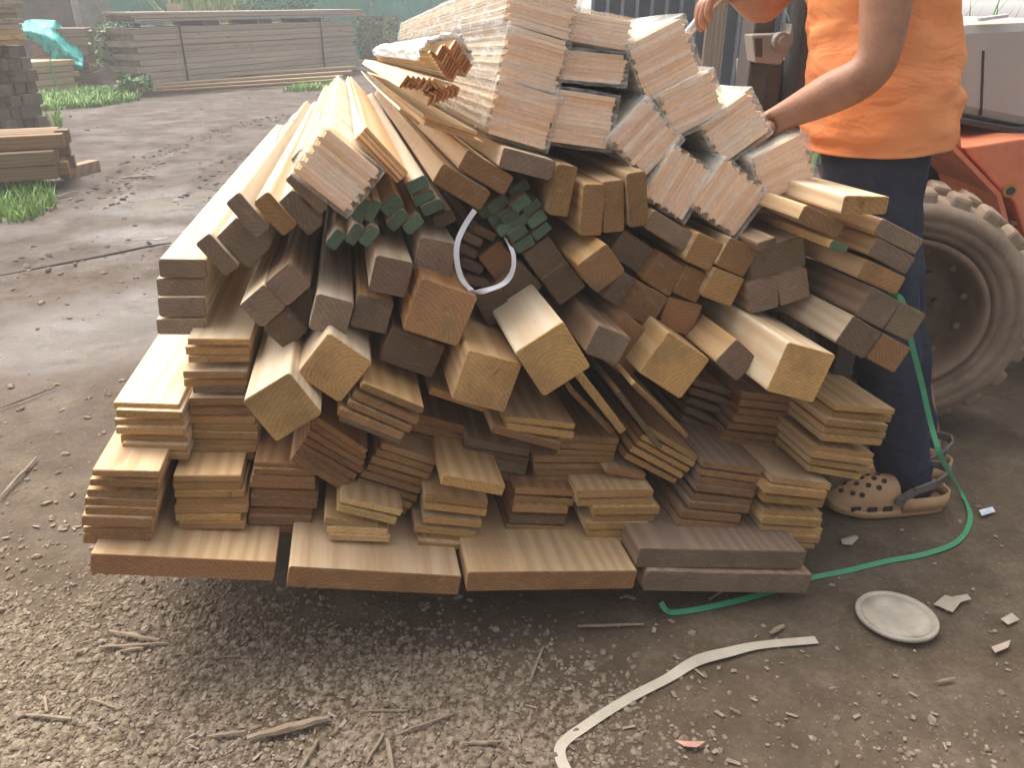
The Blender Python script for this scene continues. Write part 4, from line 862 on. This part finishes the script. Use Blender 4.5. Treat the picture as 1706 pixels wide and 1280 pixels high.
v = at_y(1690, 320, YF); m = MB(); m.tube([v + Vector((0, .026, 0)), v + Vector((0, .02, 0))], .02, 14); m.build('lamp_socket', plain('yellow_ring', 'b58a4a', .6), fk)
m = MB(); m.tube([v + Vector((0, .02, 0)), v + Vector((0, .014, 0))], .011, 12); m.build('lamp_hole', M['black'], fk)
# mast, carriage and forks
MX0 = at_y(1248, 200, 2.45)
for k, (px, Y) in enumerate(((1252, 2.30), (1330, 2.30), (1250, 3.05))):
    p = at_y(px, 200, Y); m = MB(); m.box((p.x, Y + .05, 1.0), (.055, .13, 1.9)); bevel(m.build('mast_channel', M['black'], fk), .006)
for z in (.25, .75, 1.35):
    m = MB(); p = at_y(1245, 200, 2.3); m.box((p.x - .05, 2.72, z), (.06, .95, .09)); bevel(m.build('carriage_bar', M['dull'], fk), .006)
m = MB(); p = at_y(1290, 80, 2.2)
m.prism([at_y(x, y, 2.2) for x, y in ((1253, 58), (1316, 55), (1320, 38), (1322, 70), (1300, 108), (1258, 104))], (0, .08, 0)); bevel(m.build('carriage_bracket', M['dull'], fk), .006)
m = MB(); m.prism([at_y(x, y, 2.197) for x, y in ((1258, 64), (1270, 63), (1270, 95), (1259, 94))], (0, .01, 0)); m.build('bracket_slot', M['black'], fk)
c = at_y(1298, 68, 2.2); m = MB(); m.tube([c + Vector((0, .002, 0)), c + Vector((0, -.03, 0))], .022, 14); m.tube([c + Vector((0, -.03, 0)), c + Vector((0, -.04, 0))], .012, 12); m.build('pivot_bolt', M['dull'], fk)
fpoly('mast_plate', [(1232, 98), (1352, 98), (1352, 330), (1232, 330)], 2.42, .04, M['dull'], .004)
for Y in (1.62, 2.35):
    m = MB(); x1, x0 = .72, -.62; zf = .045
    m.prism([(x1, Y, zf), (x0, Y, zf - .012), (x0, Y, zf), (x1, Y, zf + .04)], (0, .11, 0)); m.box((x1 + .02, Y + .055, .30), (.045, .11, .52)); bevel(m.build('fork', M['black'], fk), .004)
# the axle, far wheels and a plain chassis, mostly out of the picture
m = MB(); m.tube([WC - WN * .10, WC - WN * .95], .07, 12); m.build('axle', M['black'], fk)
m = MB(); m.box((2.1, 2.75, .55), (1.2, .8, .5)); bevel(m.build('chassis', M['black'], fk), .02)

# ---------------------------------------------------------------- wall behind the forklift
M['ribbed'] = plain('blue_grey_sheet', '565a66', .6, .35, 0, .2, 2)
wl = empty('sheet_metal_wall', (.9, 6.2, 0)); tag(wl, 'blue grey sheet metal wall with vertical ribs behind the forklift', 'wall')
xa, xb = at_y(985, 60, 6.2).x, at_y(1420, 60, 6.2).x; n = 18; stp = (xb - xa) / n
for i in range(n):
    m = MB(); m.box((xa + stp * (i + .5), 6.2 + .01 * (i % 2), 1.0), (stp * .93, .03, 2.0)); bevel(m.build('sheet_panel', M['ribbed'], wl), .006)
    m = MB(); m.box((xa + stp * i, 6.17, 1.0), (.022, .03, 2.0)); m.build('rib', plain('pale_rib', '8d8f94', .5) if i == 0 else bpy.data.materials['pale_rib'], wl)
p = at_y(1186, 130, 5.6); far_board('upright_plank', (p.x - .03, 5.6, 0), (p.x + .03, 5.72, 1.75), .12, .05, M['aged'], '8a7866', None, 'brown upright plank leaning on the ribbed sheet wall', 'plank', None, Vector((0, 1, 0)))
V, Fc = [], []; c = at_y(1650, 20, 4.4)
for _ in range(160): blade(V, Fc, Vector((c.x + random.gauss(0, .4), 4.4 + random.gauss(0, .3), 0)), random.uniform(.8, 1.3), random.uniform(.1, .45), random.uniform(0, 6.283), .05, 6)
tag(mesh_obj('leafy_plant', V, Fc, M['shrub']), 'broad bladed green plant beyond the pale forklift cover', 'plant')

# ---------------------------------------------------------------- the person steadying the load
M['skin'] = plain('weathered_skin', '9e7056', .55, .35, 0, .2, 22, .25); 
def cloth_mat(name, a, b, sc=30):
    t = NT(name); v = t.coord('Object'); n1 = t.noise(v, 6, 4, .6, .8); n2 = t.noise(v, 500, 2); fo = t.noise(t.mapping(v, (5, 5, 13), rot=(.2, .5, .2)), 1.0, 3, .5, .6); fold = t.math('ABSOLUTE', t.math('SUBTRACT', fo, .5))
    t.bump(t.math('ADD', t.math('MULTIPLY', fold, 2.6), t.math('ADD', t.math('MULTIPLY', n1, .3), t.math('MULTIPLY', n2, .05))), .32, .024); t.done(t.ramp(n1, [(.3, lin(a)), (.7, lin(b))]), .85, .15); return t.m
M['shirt'] = cloth_mat('orange_shirt_cloth', 'e2874f', 'ea9a66'); M['trouser'] = cloth_mat('navy_trouser_cloth', '2c2f3e', '3c3f4e')
pr = empty('person', on_ground(1470, 845)); tag(pr, 'person in orange top, navy trousers and tan clogs steadying the lumber', 'person')
def P(px, py, Y): return at_y(px, py, Y)
hipL, hipR = P(1462, 255, 1.70), P(1450, 250, 1.86)
foot = on_ground(1470, 845)
ankL = P(1518, 806, 1.69); kneeL = P(1478, 560, 1.70); ankR = P(1552, 762, 1.90); kneeR = P(1490, 500, 1.9)
pel = (hipL + hipR) / 2 + Vector((0, 0, .05)); chest = P(1462, 40, 1.79); neck = chest + Vector((-.03, .0, .34)); headp = neck + Vector((-.06, 0, .13))
shL, shR = P(1500, -190, 1.60), P(1395, -200, 1.95)
elL, wrL = P(1462, 118, 1.54), P(1300, 196, 1.62); haL = P(1262, 214, 1.65)
elR, wrR = P(1275, 14, 1.93), P(1222, -22, 1.90); haR = P(1203, -14, 1.885)
def skin_body():
    """one connected skeleton, grown into a single skin"""
    J = [pel, pel.lerp(chest, .5), chest, neck.lerp(chest, .25), neck, headp, headp + Vector((-.015, 0, .10)),
         shL, shL.lerp(elL, .5), elL, elL.lerp(wrL, .35), wrL, haL, shR, shR.lerp(elR, .5), elR, elR.lerp(wrR, .4), wrR, haR,
         hipL, hipL.lerp(kneeL, .5), kneeL, kneeL.lerp(ankL, .4), ankL, ankL + Vector((-.09, -.02, -.045)), hipR, hipR.lerp(kneeR, .5), kneeR, kneeR.lerp(ankR, .4), ankR, ankR + Vector((-.09, -.02, -.045))]
    R = [.10, .10, .105, .09, .052, .082, .07, .055, .050, .041, .046, .027, .03, .055, .050, .046, .046, .028, .03,
         .06, .058, .048, .048, .034, .034, .06, .058, .048, .048, .034, .034]
    E = [(0, 1), (1, 2), (2, 3), (3, 4), (4, 5), (5, 6), (3, 7), (7, 8), (8, 9), (9, 10), (10, 11), (11, 12), (3, 13), (13, 14), (14, 15), (15, 16), (16, 17), (17, 18),
         (0, 19), (19, 20), (20, 21), (21, 22), (22, 23), (23, 24), (0, 25), (25, 26), (26, 27), (27, 28), (28, 29), (29, 30)]
    def hand(base, wrist, palm, spread, curl, idx):
        d = (palm - wrist).normalized(); s = spread.normalized(); c = curl.normalized()
        for k, (o_, ln) in enumerate(((-.030, .062), (-.010, .072), (.010, .068), (.029, .054))):
            a = palm + s * o_ + d * .022; b_ = a + d * ln * .45 + c * ln * .12; e = b_ + d * ln * .18 + c * ln * .42; f_ = e - d * ln * .15 + c * ln * .3
            i0 = len(J); J.extend([a, b_, e, f_]); R.extend([.0105, .0095, .009, .0075]); E.extend([(base, i0), (i0, i0 + 1), (i0 + 1, i0 + 2), (i0 + 2, i0 + 3)])
        a = palm - s * .036 - d * .02; b_ = a - s * .018 + d * .03 + c * .012; e = b_ + d * .028 + c * .022 + s * .006; i0 = len(J); J.extend([a, b_, e]); R.extend([.0125, .011, .009]); E.extend([(base, i0), (i0, i0 + 1), (i0 + 1, i0 + 2)])
    hand(12, wrL, haL, Vector((0, 1, 0)), Vector((-.2, 0, -1)), 0)
    hand(18, wrR, haR, Vector((.1, -1, .1)), Vector((.2, .1, -1)), 1)
    me = bpy.data.meshes.new('body'); me.from_pydata([tuple(j) for j in J], E, []); o = bpy.data.objects.new('body', me); COL.objects.link(o)
    md = o.modifiers.new('skin', 'SKIN'); md.use_smooth_shade = True
    for i, sv in enumerate(me.skin_vertices[0].data): sv.radius = (R[i], R[i]); sv.use_root = (i == 0)
    s2 = o.modifiers.new('sub', 'SUBSURF'); s2.levels = s2.render_levels = 2
    dg = bpy.context.evaluated_depsgraph_get(); me2 = bpy.data.meshes.new_from_object(o.evaluated_get(dg)); bpy.data.objects.remove(o)
    me2.name = 'body'; me2.materials.clear(); me2.materials.append(M['skin']); ob = bpy.data.objects.new('body', me2); COL.objects.link(ob)
    ob.parent = pr; ob.matrix_parent_inverse = Matrix.Translation(-pr.location); me2.polygons.foreach_set('use_smooth', [True] * len(me2.polygons)); return ob
skin_body()
def limb(name, pts, rads, mat, seg=28, wr=.006, sub=10, ecc=1.0, seed=0):
    """cloth tube through points with radii, creased by noise"""
    pts = [Vector(p) for p in pts]; rs = []; n = len(pts); tot = (n - 1) * sub
    for i in range(tot + 1):
        f = i / sub; k = min(int(f), n - 2); t_ = f - k; p0, p1, p2, p3 = pts[max(k - 1, 0)], pts[k], pts[k + 1], pts[min(k + 2, n - 1)]
        c = .5 * ((2 * p1) + (p2 - p0) * t_ + (2 * p0 - 5 * p1 + 4 * p2 - p3) * t_ ** 2 + (3 * p1 - p0 - 3 * p2 + p3) * t_ ** 3)
        d = (p2 - p1).normalized(); t3 = t_ * t_ * (3 - 2 * t_); ra = Vector(rads[k]).lerp(Vector(rads[k + 1]), t3); x = Vector((1, 0, 0)); x = (x - d * x.dot(d)).normalized(); y = d.cross(x)
        ring = []
        for j in range(seg):
            a = 2 * math.pi * j / seg; q = Vector((math.cos(a) * 2.2 + seed, math.sin(a) * 2.2, i * .22))
            w_ = noise.noise(q) * wr + noise.noise(Vector((q.x * 2, q.y * 2, i * .4 + math.cos(a) * 2.5))) * wr * .4
            ring.append(c + x * (math.cos(a) * (ra.x + w_)) + y * (math.sin(a) * (ra.y + w_)))
        rs.append(ring)
    m = MB(); m.rings(rs, False); o = m.build(name, mat, pr, True); s_ = o.modifiers.new('thick', 'SOLIDIFY'); s_.thickness = .003; return o
limb('shirt', [P(1458, 236, 1.77), P(1463, 185, 1.77), P(1466, 110, 1.78), P(1468, 20, 1.79), P(1464, -70, 1.80), P(1455, -170, 1.80), P(1445, -235, 1.80), P(1440, -262, 1.80)],
     [(.148, .19), (.148, .19), (.141, .175), (.139, .165), (.14, .17), (.14, .18), (.11, .13), (.07, .07)], M['shirt'], 40, .011, 10, seed=3)
limb('trouser_leg', [P(1460, 205, 1.72), P(1456, 290, 1.715), P(1460, 430, 1.71), P(1474, 570, 1.705), P(1490, 690, 1.70), P(1504, 778, 1.695), P(1509, 814, 1.69)], [(.10, .095), (.105, .095), (.086, .088), (.072, .074), (.066, .07), (.063, .068), (.061, .066)], M['trouser'], 30, .010, 9, seed=11)
limb('trouser_leg', [P(1452, 212, 1.84), P(1455, 295, 1.86), P(1470, 430, 1.88), P(1490, 560, 1.9), P(1512, 680, 1.91), P(1526, 748, 1.92)], [(.10, .095), (.105, .095), (.09, .095), (.074, .078), (.066, .07), (.062, .066)], M['trouser'], 30, .010, 9, seed=17)
m = MB(); hc = headp + Vector((-.01, 0, .05)); rs = []
for i in range(9):
    e = -.15 + 1.72 * i / 8; rs.append([hc + Vector((math.cos(2 * math.pi * k / 20) * math.cos(e) * .098 + .01, math.sin(2 * math.pi * k / 20) * math.cos(e) * .086, math.sin(e) * .115)) for k in range(20)])
m.rings(rs); m.build('hair', plain('black_hair', '1d1a18', .6), pr, True)
fc = headp + Vector((-.085, 0, .03)); m = MB(); m.tube([fc + Vector((.01, 0, .02)), fc + Vector((-.018, 0, -.012)), fc + Vector((.008, 0, -.02))], [.008, .014, .008], 8); m.build('nose', M['skin'], pr, True)
for sg in (-1, 1):
    m = MB(); m.tube([fc + Vector((.008, sg * .03, .03)), fc + Vector((-.001, sg * .03, .03))], [.011, .006], 8); m.build('eye', plain('dark_eye', '2a211c', .3), pr, True)

# clogs
M['clog'] = plain('tan_foam_clog', 'b08c68', .6, .3, 0, .1, 14, .1); M['strap_grey'] = plain('grey_clog_strap', '6a625c', .6); M['hole'] = plain('dark_vent', '3a3029', .8)
def clog(toe, heel, lab):
    toe, heel = Vector(toe), Vector(heel); toe.z = heel.z = 0; d = (heel - toe); L = d.length; d.normalize(); s = Vector((-d.y, d.x, 0)); g = ground_z(toe.x, toe.y) + .004
    root = empty('clog', toe.lerp(heel, .5) + Vector((0, 0, g))); tag(root, lab, 'clog', 'tan clogs of the person')
    def W(t_): return .052 * (max(0, 1 - (max(0, .42 - t_) / .44) ** 2.6) ** .5) * (1 - .22 * max(0, (t_ - .4)) / .6) * (max(0.05, 1 - (max(0, t_ - .85) / .16) ** 2) ** .5)
    def side(t_, x, z): return toe + d * (L * t_) + s * x + Vector((0, 0, g + z))
    ts = [0, .015, .05, .1, .18, .27, .36, .45, .55, .65, .75, .85, .93, .98, 1.0]
    m = MB(); m.rings([[side(t_, W(t_) * 1.04 * x, z + (.012 * max(0, .25 - t_) / .25)) for x, z in ((-1, .004), (-.9, 0), (.9, 0), (1, .004), (1.03, .014), (1, .022), (-1, .022), (-1.03, .014))] for t_ in ts]); m.build('sole', M['clog'], root, True)
    def top(t_): return .024 + .058 * math.sin(min(1, t_ / .5) * math.pi / 2) ** .8
    m = MB(); rs = []
    for t_ in ts[:9]:
        rs.append([side(t_, W(t_) * .98 * math.cos(a), .018 + (top(t_) - .012) * max(0, math.sin(a)) ** .75) for a in [math.pi * k / 14 for k in range(15)]])
    n_ = 15; V = [p for r_ in rs for p in r_]; Fc = [[i * n_ + k, i * n_ + k + 1, (i + 1) * n_ + k + 1, (i + 1) * n_ + k] for i in range(len(rs) - 1) for k in range(n_ - 1)]
    o = mesh_obj('upper', V, Fc, M['clog'], root, True); so = o.modifiers.new('t', 'SOLIDIFY'); so.thickness = .006; so.offset = -1; subsurf(o, 1)
    V = []; hs_ = [t_ for t_ in ts if t_ >= .5]
    path = [(t_, 1) for t_ in hs_] + [(t_, -1) for t_ in hs_[::-1]]
    for t_, sg in path: V += [side(t_, sg * W(t_) * .98, .016), side(t_, sg * W(t_) * .95, .05 if t_ > .6 else .062)]
    Fc = [[2 * i, 2 * i + 2, 2 * i + 3, 2 * i + 1] for i in range(len(path) - 1)]; o = mesh_obj('heel_rim', V, Fc, M['clog'], root, True); so = o.modifiers.new('t', 'SOLIDIFY'); so.thickness = .007; so.offset = -1
    m = MB(); pts = [side(.5, -W(.5) * 1.03, .05), side(.62, -W(.62) * 1.08, .075), side(.8, -W(.8) * 1.05, .09), side(.95, -W(.9) * .6, .098), side(1.0, 0, .10), side(.95, W(.9) * .6, .098), side(.8, W(.8) * 1.05, .09), side(.62, W(.62) * 1.08, .075), side(.5, W(.5) * 1.03, .05)]
    for a, b in zip(pts, pts[1:]): m.bar(a, b, .006, .02)
    m.build('heel_strap', M['strap_grey'], root)
    for sg in (-1, 1):
        m = MB(); p = side(.51, sg * W(.51) * 1.02, .05); m.tube([p, p + s * sg * .008], .012, 12); m.build('strap_rivet', M['strap_grey'], root)
    for t_, a in [(.10, 90), (.16, 60), (.16, 120), (.22, 90), (.22, 45), (.22, 135), (.29, 70), (.29, 110), (.36, 90), (.36, 55), (.36, 125), (.42, 72), (.42, 108)]:
        a = math.radians(a); r_ = lambda q: side(t_, W(t_) * q * math.cos(a), .018 + (top(t_) - .012) * math.sin(a) ** .75 + .0016)
        p = r_(.98); nrm = (s * math.cos(a) + Vector((0, 0, 1)) * math.sin(a) - d * .35).normalized(); m = MB(); m.tube([p - nrm * .003, p + nrm * .0005], .0062, 10); m.build('vent_hole', M['hole'], root)
    for sg in (1, -1):
        for t_ in (.17, .30, .43):
            p = side(t_, sg * W(t_) * .985, .028); m = MB(); m.box(p, (.024, .0035, .014), Matrix((d, s, Vector((0, 0, 1)))).transposed()); bevel(m.build('side_vent', M['hole'], root), .004)
tA, hA = on_ground(1376, 848), on_ground(1566, 838)
clog(tA, hA, 'tan clog with vent holes and grey strap beside the end stack')
tB = on_ground(1440, 805); hB = on_ground(1568, 786); clog(hB + (tB - hB).normalized() * .26, hB, 'tan clog mostly hidden behind the navy trouser leg')

# metal tube in the far hand
m = MB(); a, b = P(1194, 0, 1.86), P(1134, 70, 1.90); m.tube([a + (a - b) * .5, b + (b - a) * 2.0], .011, 14); tag(m.build('metal_tube', plain('bright_tube', 'b4b8bc', .3, .5, .8, .1)), 'shiny metal tube gripped by the person against a wrapped bundle', 'tube')
# ---------------------------------------------------------------- straps, litter and scraps
def ribbon(name, pts, w, mat, lab, cat, ups=None, thick=.0012, sub=8):
    pts = [Vector(p) for p in pts]; n = len(pts); C = []; U = []
    ups = ups or [Vector((0, 0, 1))] * n
    for k in range(n - 1):
        for i in range(sub):
            t_ = i / sub; p0, p1, p2, p3 = pts[max(k - 1, 0)], pts[k], pts[k + 1], pts[min(k + 2, n - 1)]
            C.append(.5 * ((2 * p1) + (p2 - p0) * t_ + (2 * p0 - 5 * p1 + 4 * p2 - p3) * t_ ** 2 + (3 * p1 - p0 - 3 * p2 + p3) * t_ ** 3)); U.append(Vector(ups[k]).lerp(Vector(ups[k + 1]), t_))
    C.append(pts[-1]); U.append(Vector(ups[-1])); V = []
    for i, c in enumerate(C):
        d = (C[min(i + 1, len(C) - 1)] - C[max(i - 1, 0)]).normalized(); s = d.cross(U[i]).normalized(); V += [c - s * w / 2, c + s * w / 2]
    o = mesh_obj(name, V, [[2 * i, 2 * i + 1, 2 * i + 3, 2 * i + 2] for i in range(len(C) - 1)], mat, None, False); so = o.modifiers.new('t', 'SOLIDIFY'); so.thickness = thick
    tag(o, lab, cat); return o
M['strap'] = plain('white_strapping', 'b9ae9c', .5, .35, 0, .12, 20); M['strapw'] = plain('clean_white_strapping', 'cfcdd0', .45, .4, 0, .08, 20); M['gstrap'] = plain('green_strapping', '3c8a60', .4, .45, 0, .15, 20)
def G(px, py, z=.006): p = on_ground(px, py, z); p.z = z + ground_z(p.x, p.y); return p
ribbon('strapping', [G(945, 1292), G(934, 1246), G(985, 1205), G(1050, 1165), G(1110, 1135), G(1160, 1106, .012), G(1215, 1090, .012), G(1265, 1080), G(1360, 1069)], .019, M['strap'], 'off white plastic strapping lying twisted on the mud', 'strap',
       [(0, 0, 1)] * 5 + [(.25, -.6, .8)] + [(0, -.3, 1)] + [(0, 0, 1)] * 2)
ribbon('green_strapping', [P(1478, 490, 1.60), P(1503, 500, 1.56), P(1516, 560, 1.55), P(1536, 640, 1.53), P(1552, 710, 1.50), P(1570, 765, 1.47), G(1598, 815, .03), G(1617, 860), G(1598, 898), G(1545, 920), G(1480, 932), G(1410, 950), G(1345, 964), G(1290, 985), G(1200, 1012), G(1130, 1025), G(1110, 1022), G(1101, 1008, .02)], .0115, M['gstrap'], 'bright green strapping trailing from the load over the mud', 'strap',
       [(0, -1, .3)] * 6 + [(.4, -.8, .6)] + [(0, -.25, 1)] * 2 + [(0, -.5, 1)] * 9)
def PL(crop, x, y, s): ox, oy, k = CROP[crop]; return on_plane(ox + x / k, oy + y / k, P0 + AX * s, AX)
ribbon('white_strapping_loop', [PL('G', x, y, s) for x, y, s in ((612, 640, .20), (560, 720, .19), (520, 810, .17), (515, 900, .16), (535, 990, .155), (572, 1045, .15), (612, 1078, .145), (690, 1062, .14), (765, 1030, .14), (812, 970, .15), (820, 890, .17), (800, 830, .19), (775, 798, .22))], .0095, M['strapw'], 'loop of white plastic strapping hanging out of the pile', 'strap',
       [AX * -1 + VV * .3] * 5 + [UU * .8 - AX * .6, VV * -.8 - AX * .6, VV - AX * .7, VV - AX * .7] + [AX * -1 + UU * .4] * 4)
# loose film threads at the fan
m = MB(); m.tube([PL('H', 640, 110, .8), PL('H', 660, 40, .8), PL('H', 700, 5, .8), PL('H', 745, -5, .8)], .0012, 5); tag(m.build('wire_offcut', M['strapw']), 'thin pale wire curling above the long thick planks', 'wire')
# plastic lid
c = G(1492, 1033, .004); root = empty('bucket_lid', c); tag(root, 'round dirty white plastic bucket lid lying on the mud', 'lid')
M['lid'] = plain('dirty_white_plastic', 'b3a998', .55, .3, 0, .25, 16)
rr = (on_ground(1558, 1033) - on_ground(1426, 1033)).length / 2 * .97; TL = Matrix.Rotation(math.radians(-4), 3, 'X')
def disc(prof, n=56): m = MB(); m.rings([[c + Vector((0, 0, .005)) + TL @ Vector((r_ * math.cos(2 * math.pi * k / n), r_ * math.sin(2 * math.pi * k / n), z)) for k in range(n)] for r_, z in prof], True); return m
disc([(rr * .86, .004), (rr * .855, .0055), (rr * .55, .006), (rr * .53, .0052), (rr * .3, .0058), (rr * .28, .005), (.002, .005)]).build('lid_panel', M['lid'], root, True)
disc([(rr, .0), (rr * 1.0, .005), (rr * .975, .0085), (rr * .93, .0085), (rr * .89, .0055), (rr * .86, .004)]).build('lid_rim', M['lid'], root, True)
# paper and plastic scraps
def scrap(name, pts, col, lab, cat, z=.006):
    V = [G(x, y, z + random.uniform(0, .006)) for x, y in pts]; cc = sum(V, Vector()) / len(V) + Vector((0, 0, .004)); n = len(V)
    o = mesh_obj(name, V + [cc], [[i, (i + 1) % n, n] for i in range(n)], plain(name + '_paper', col, .7)); so = o.modifiers.new('t', 'SOLIDIFY'); so.thickness = .001; tag(o, lab, cat)
scrap('card_scrap', [(1631, 850), (1653, 845), (1658, 853), (1636, 859)], 'cfd6e0', 'small bright white card on the mud near the green strapping', 'card')
scrap('paper_scrap', [(1556, 1005), (1575, 990), (1604, 998), (1588, 1018)], 'a89c8a', 'square beige paper scrap beside the bucket lid', 'paper')
scrap('paper_scrap', [(1588, 992), (1612, 988), (1619, 996), (1600, 1002)], 'a89c8a', 'smaller torn paper scrap touching the square beige scrap', 'paper')
scrap('paper_scrap', [(1668, 1030), (1686, 1020), (1699, 1032), (1680, 1040)], 'b5a897', 'crumpled pale scrap apart from the beige scraps', 'paper')
scrap('paper_scrap', [(1402, 895), (1425, 889), (1432, 893), (1420, 905), (1404, 903)], 'ab9c8a', 'torn pale scrap on the mud just below the clog', 'paper')
scrap('pink_scrap', [(1123, 1238), (1140, 1240), (1175, 1240), (1160, 1250), (1140, 1248)], 'b58a78', 'pinkish wood flake by the curved off white strapping', 'flake')
scrap('paper_scrap', [(1652, 1078), (1684, 1066), (1680, 1078), (1658, 1088)], 'b09f8e', 'narrow pale scrap near the crumpled pale scrap', 'paper')
# splinters and offcuts on the ground
SPL = [((182, 1052), (266, 1070), .010, 'grey flat splinter topmost in the small heap on the gravel'), ((165, 1079), (282, 1075), .007, 'long thin splinter crossing the small heap on the gravel'), ((200, 1085), (240, 1082), .007, 'short pale splinter in the small heap on the gravel'), ((175, 1074), (215, 1080), .005, 'slim splinter under the small heap on the gravel'),
       ((412, 1235), (548, 1203), .016, 'thick grey weathered stick lying on the gravel'), ((345, 1232), (410, 1222), .008, 'thin stick beside the thick grey stick'), ((45, 1195), (120, 1202), .009, 'flat pale splinter alone on the gravel near a forked twig'), ((75, 1165), (80, 1190), .007, 'short upright lying chip above the flat pale splinter'), ((150, 1166), (198, 1182), .005, 'thin bent splinter on dark gravel'),
       ((0, 832), (62, 766), .010, 'long pale wood strip on the mud beside the low outer stack'), ((-10, 458), (285, 405), .022, 'long dark branch lying across the wet mud'), ((0, 684), (92, 650), .006, 'dark thin twig on the mud by the puddles'), ((962, 1052), (1072, 1048), .007, 'dull splinter lying in the shade of the load'), ((1282, 1062), (1305, 1048), .010, 'short dark chip by the end of the off white strapping'), ((660, 1228), (745, 1195), .006, 'slender splinter on sparse gravel before the pile'), ((600, 1188), (680, 1186), .004, 'hair thin splinter before the pile'),
       ((645, 1235), (655, 1285), .009, 'splinter pointing towards the pile among wood chips'), ((770, 1243), (828, 1241), .008, 'flat chip on the mud near the splinter heap'), ((500, 1285), (530, 1235), .007, 'leaning thin splinter below the thick grey stick'), ((610, 1275), (640, 1225), .006, 'narrow pink splinter near the pointing splinter'), ((365, 1098), (398, 1096), .004, 'tiny straight splinter on dark gravel patch'),
       ((200, 297), (258, 295), .03, 'pale flat offcut lying on the rutted mud'), ((70, 333), (132, 322), .022, 'whitish batten at the edge of the weeds'), ((40, 345), (90, 350), .02, 'short batten lying among the weeds'), ((0, 341), (70, 352), .018, 'long batten under the weeds'), ((1214, 1185), (1232, 1195), .005, 'small chip on bare mud right of nothing'), ((1560, 1140), (1590, 1135), .006, 'pale sliver on bare mud below the bucket lid'),
       ((882, 1140), (905, 1082), .006, 'thin upright lying flake in the shade before the load'), ((1180, 1005), (1205, 988), .006, 'chip near the hooked end of the green strapping')]
for i, (a, b, w, lab) in enumerate(SPL):
    a, b = G(*a), G(*b); a.z += w * .25; b.z += w * .25; d = b - a; L = d.length; d.normalize(); s = d.cross(Vector((0, 0, 1))).normalized(); rs = []; n = 7
    for k in range(n):
        t_ = k / (n - 1); ww = w * (.35 + .65 * math.sin(math.pi * (.15 + .7 * t_))) * random.uniform(.8, 1.1); c = a + d * (L * t_) + s * (noise.noise(Vector((i * 3, t_ * 2, 0))) * w * .3) + Vector((0, 0, w * .15 * random.random())); hh = ww * random.uniform(.3, .5)
        rs.append([c - s * ww / 2, c - s * ww * .3 + Vector((0, 0, hh)), c + s * ww * .3 + Vector((0, 0, hh * random.uniform(.7, 1.1))), c + s * ww / 2, c - Vector((0, 0, hh * .4))])
    m = MB(); m.rings(rs); lab = lab.replace(' right of nothing', ' below the end of the off white strapping')
    tag(m.build('wood_splinter', M.setdefault('branch', plain('wet_bark', '4a3f36', .8)) if 'dark' in lab and ('branch' in lab or 'twig' in lab) else M['splint'] if 'splint' in M else M.setdefault('splint', plain('grey_splinter', '8a7966', .85, .2, 0, .25, 30, .3))), lab, 'splinter')
# fine chips and sawdust, uncountable
V, Fc = [], []; rnd = random.Random(11)
for _ in range(800):
    px, py = rnd.uniform(-50, 1760), rnd.uniform(860, 1300); p = G(px, py, .003)
    if py < 1000 and 140 < px < 1350: continue
    if px > 700 and rnd.random() < .6: continue
    L, w, a = rnd.uniform(.002, .012) * rnd.random() ** 2 + .002, rnd.uniform(.001, .0045), rnd.uniform(0, 6.283); d = Vector((math.cos(a), math.sin(a), rnd.uniform(-.1, .25))); s = Vector((-d.y, d.x, rnd.uniform(-.2, .2))); b = len(V)
    V += [p - d * L - s * w, p + d * L - s * w * .5, p + d * L * .9 + s * w, p - d * L * .8 + s * w * .8]; V += [q + Vector((0, 0, .0015)) for q in V[b:b + 4]]
    Fc += [[b, b + 3, b + 2, b + 1], [b + 4, b + 5, b + 6, b + 7], [b, b + 1, b + 5, b + 4], [b + 1, b + 2, b + 6, b + 5], [b + 2, b + 3, b + 7, b + 6], [b + 3, b, b + 4, b + 7]]
tag(mesh_obj('debris', V, Fc, plain('pale_chip', '8f8173', .85, .2, 0, .35, 40)), 'fine wood chips and grit scattered over the mud', kind='stuff')

# ---------------------------------------------------------------- thin hazy air
m = MB(); m.box((0, 117, 1.25), (340, 310, 4.5)); hz = m.build('haze', []); hz.data.materials.clear()
hm = bpy.data.materials.new('thin_haze'); hm.use_nodes = True; ht = hm.node_tree; ht.nodes.remove(ht.nodes['Principled BSDF'])
pv = ht.nodes.new('ShaderNodeVolumePrincipled'); pv.inputs['Color'].default_value = (.93, .92, .9, 1); pv.inputs['Density'].default_value = .0105; pv.inputs['Anisotropy'].default_value = .2
ht.links.new(pv.outputs[0], ht.nodes['Material Output'].inputs['Volume']); hz.data.materials.append(hm)
tag(hz, 'thin pale haze hanging over the yard', kind='stuff')
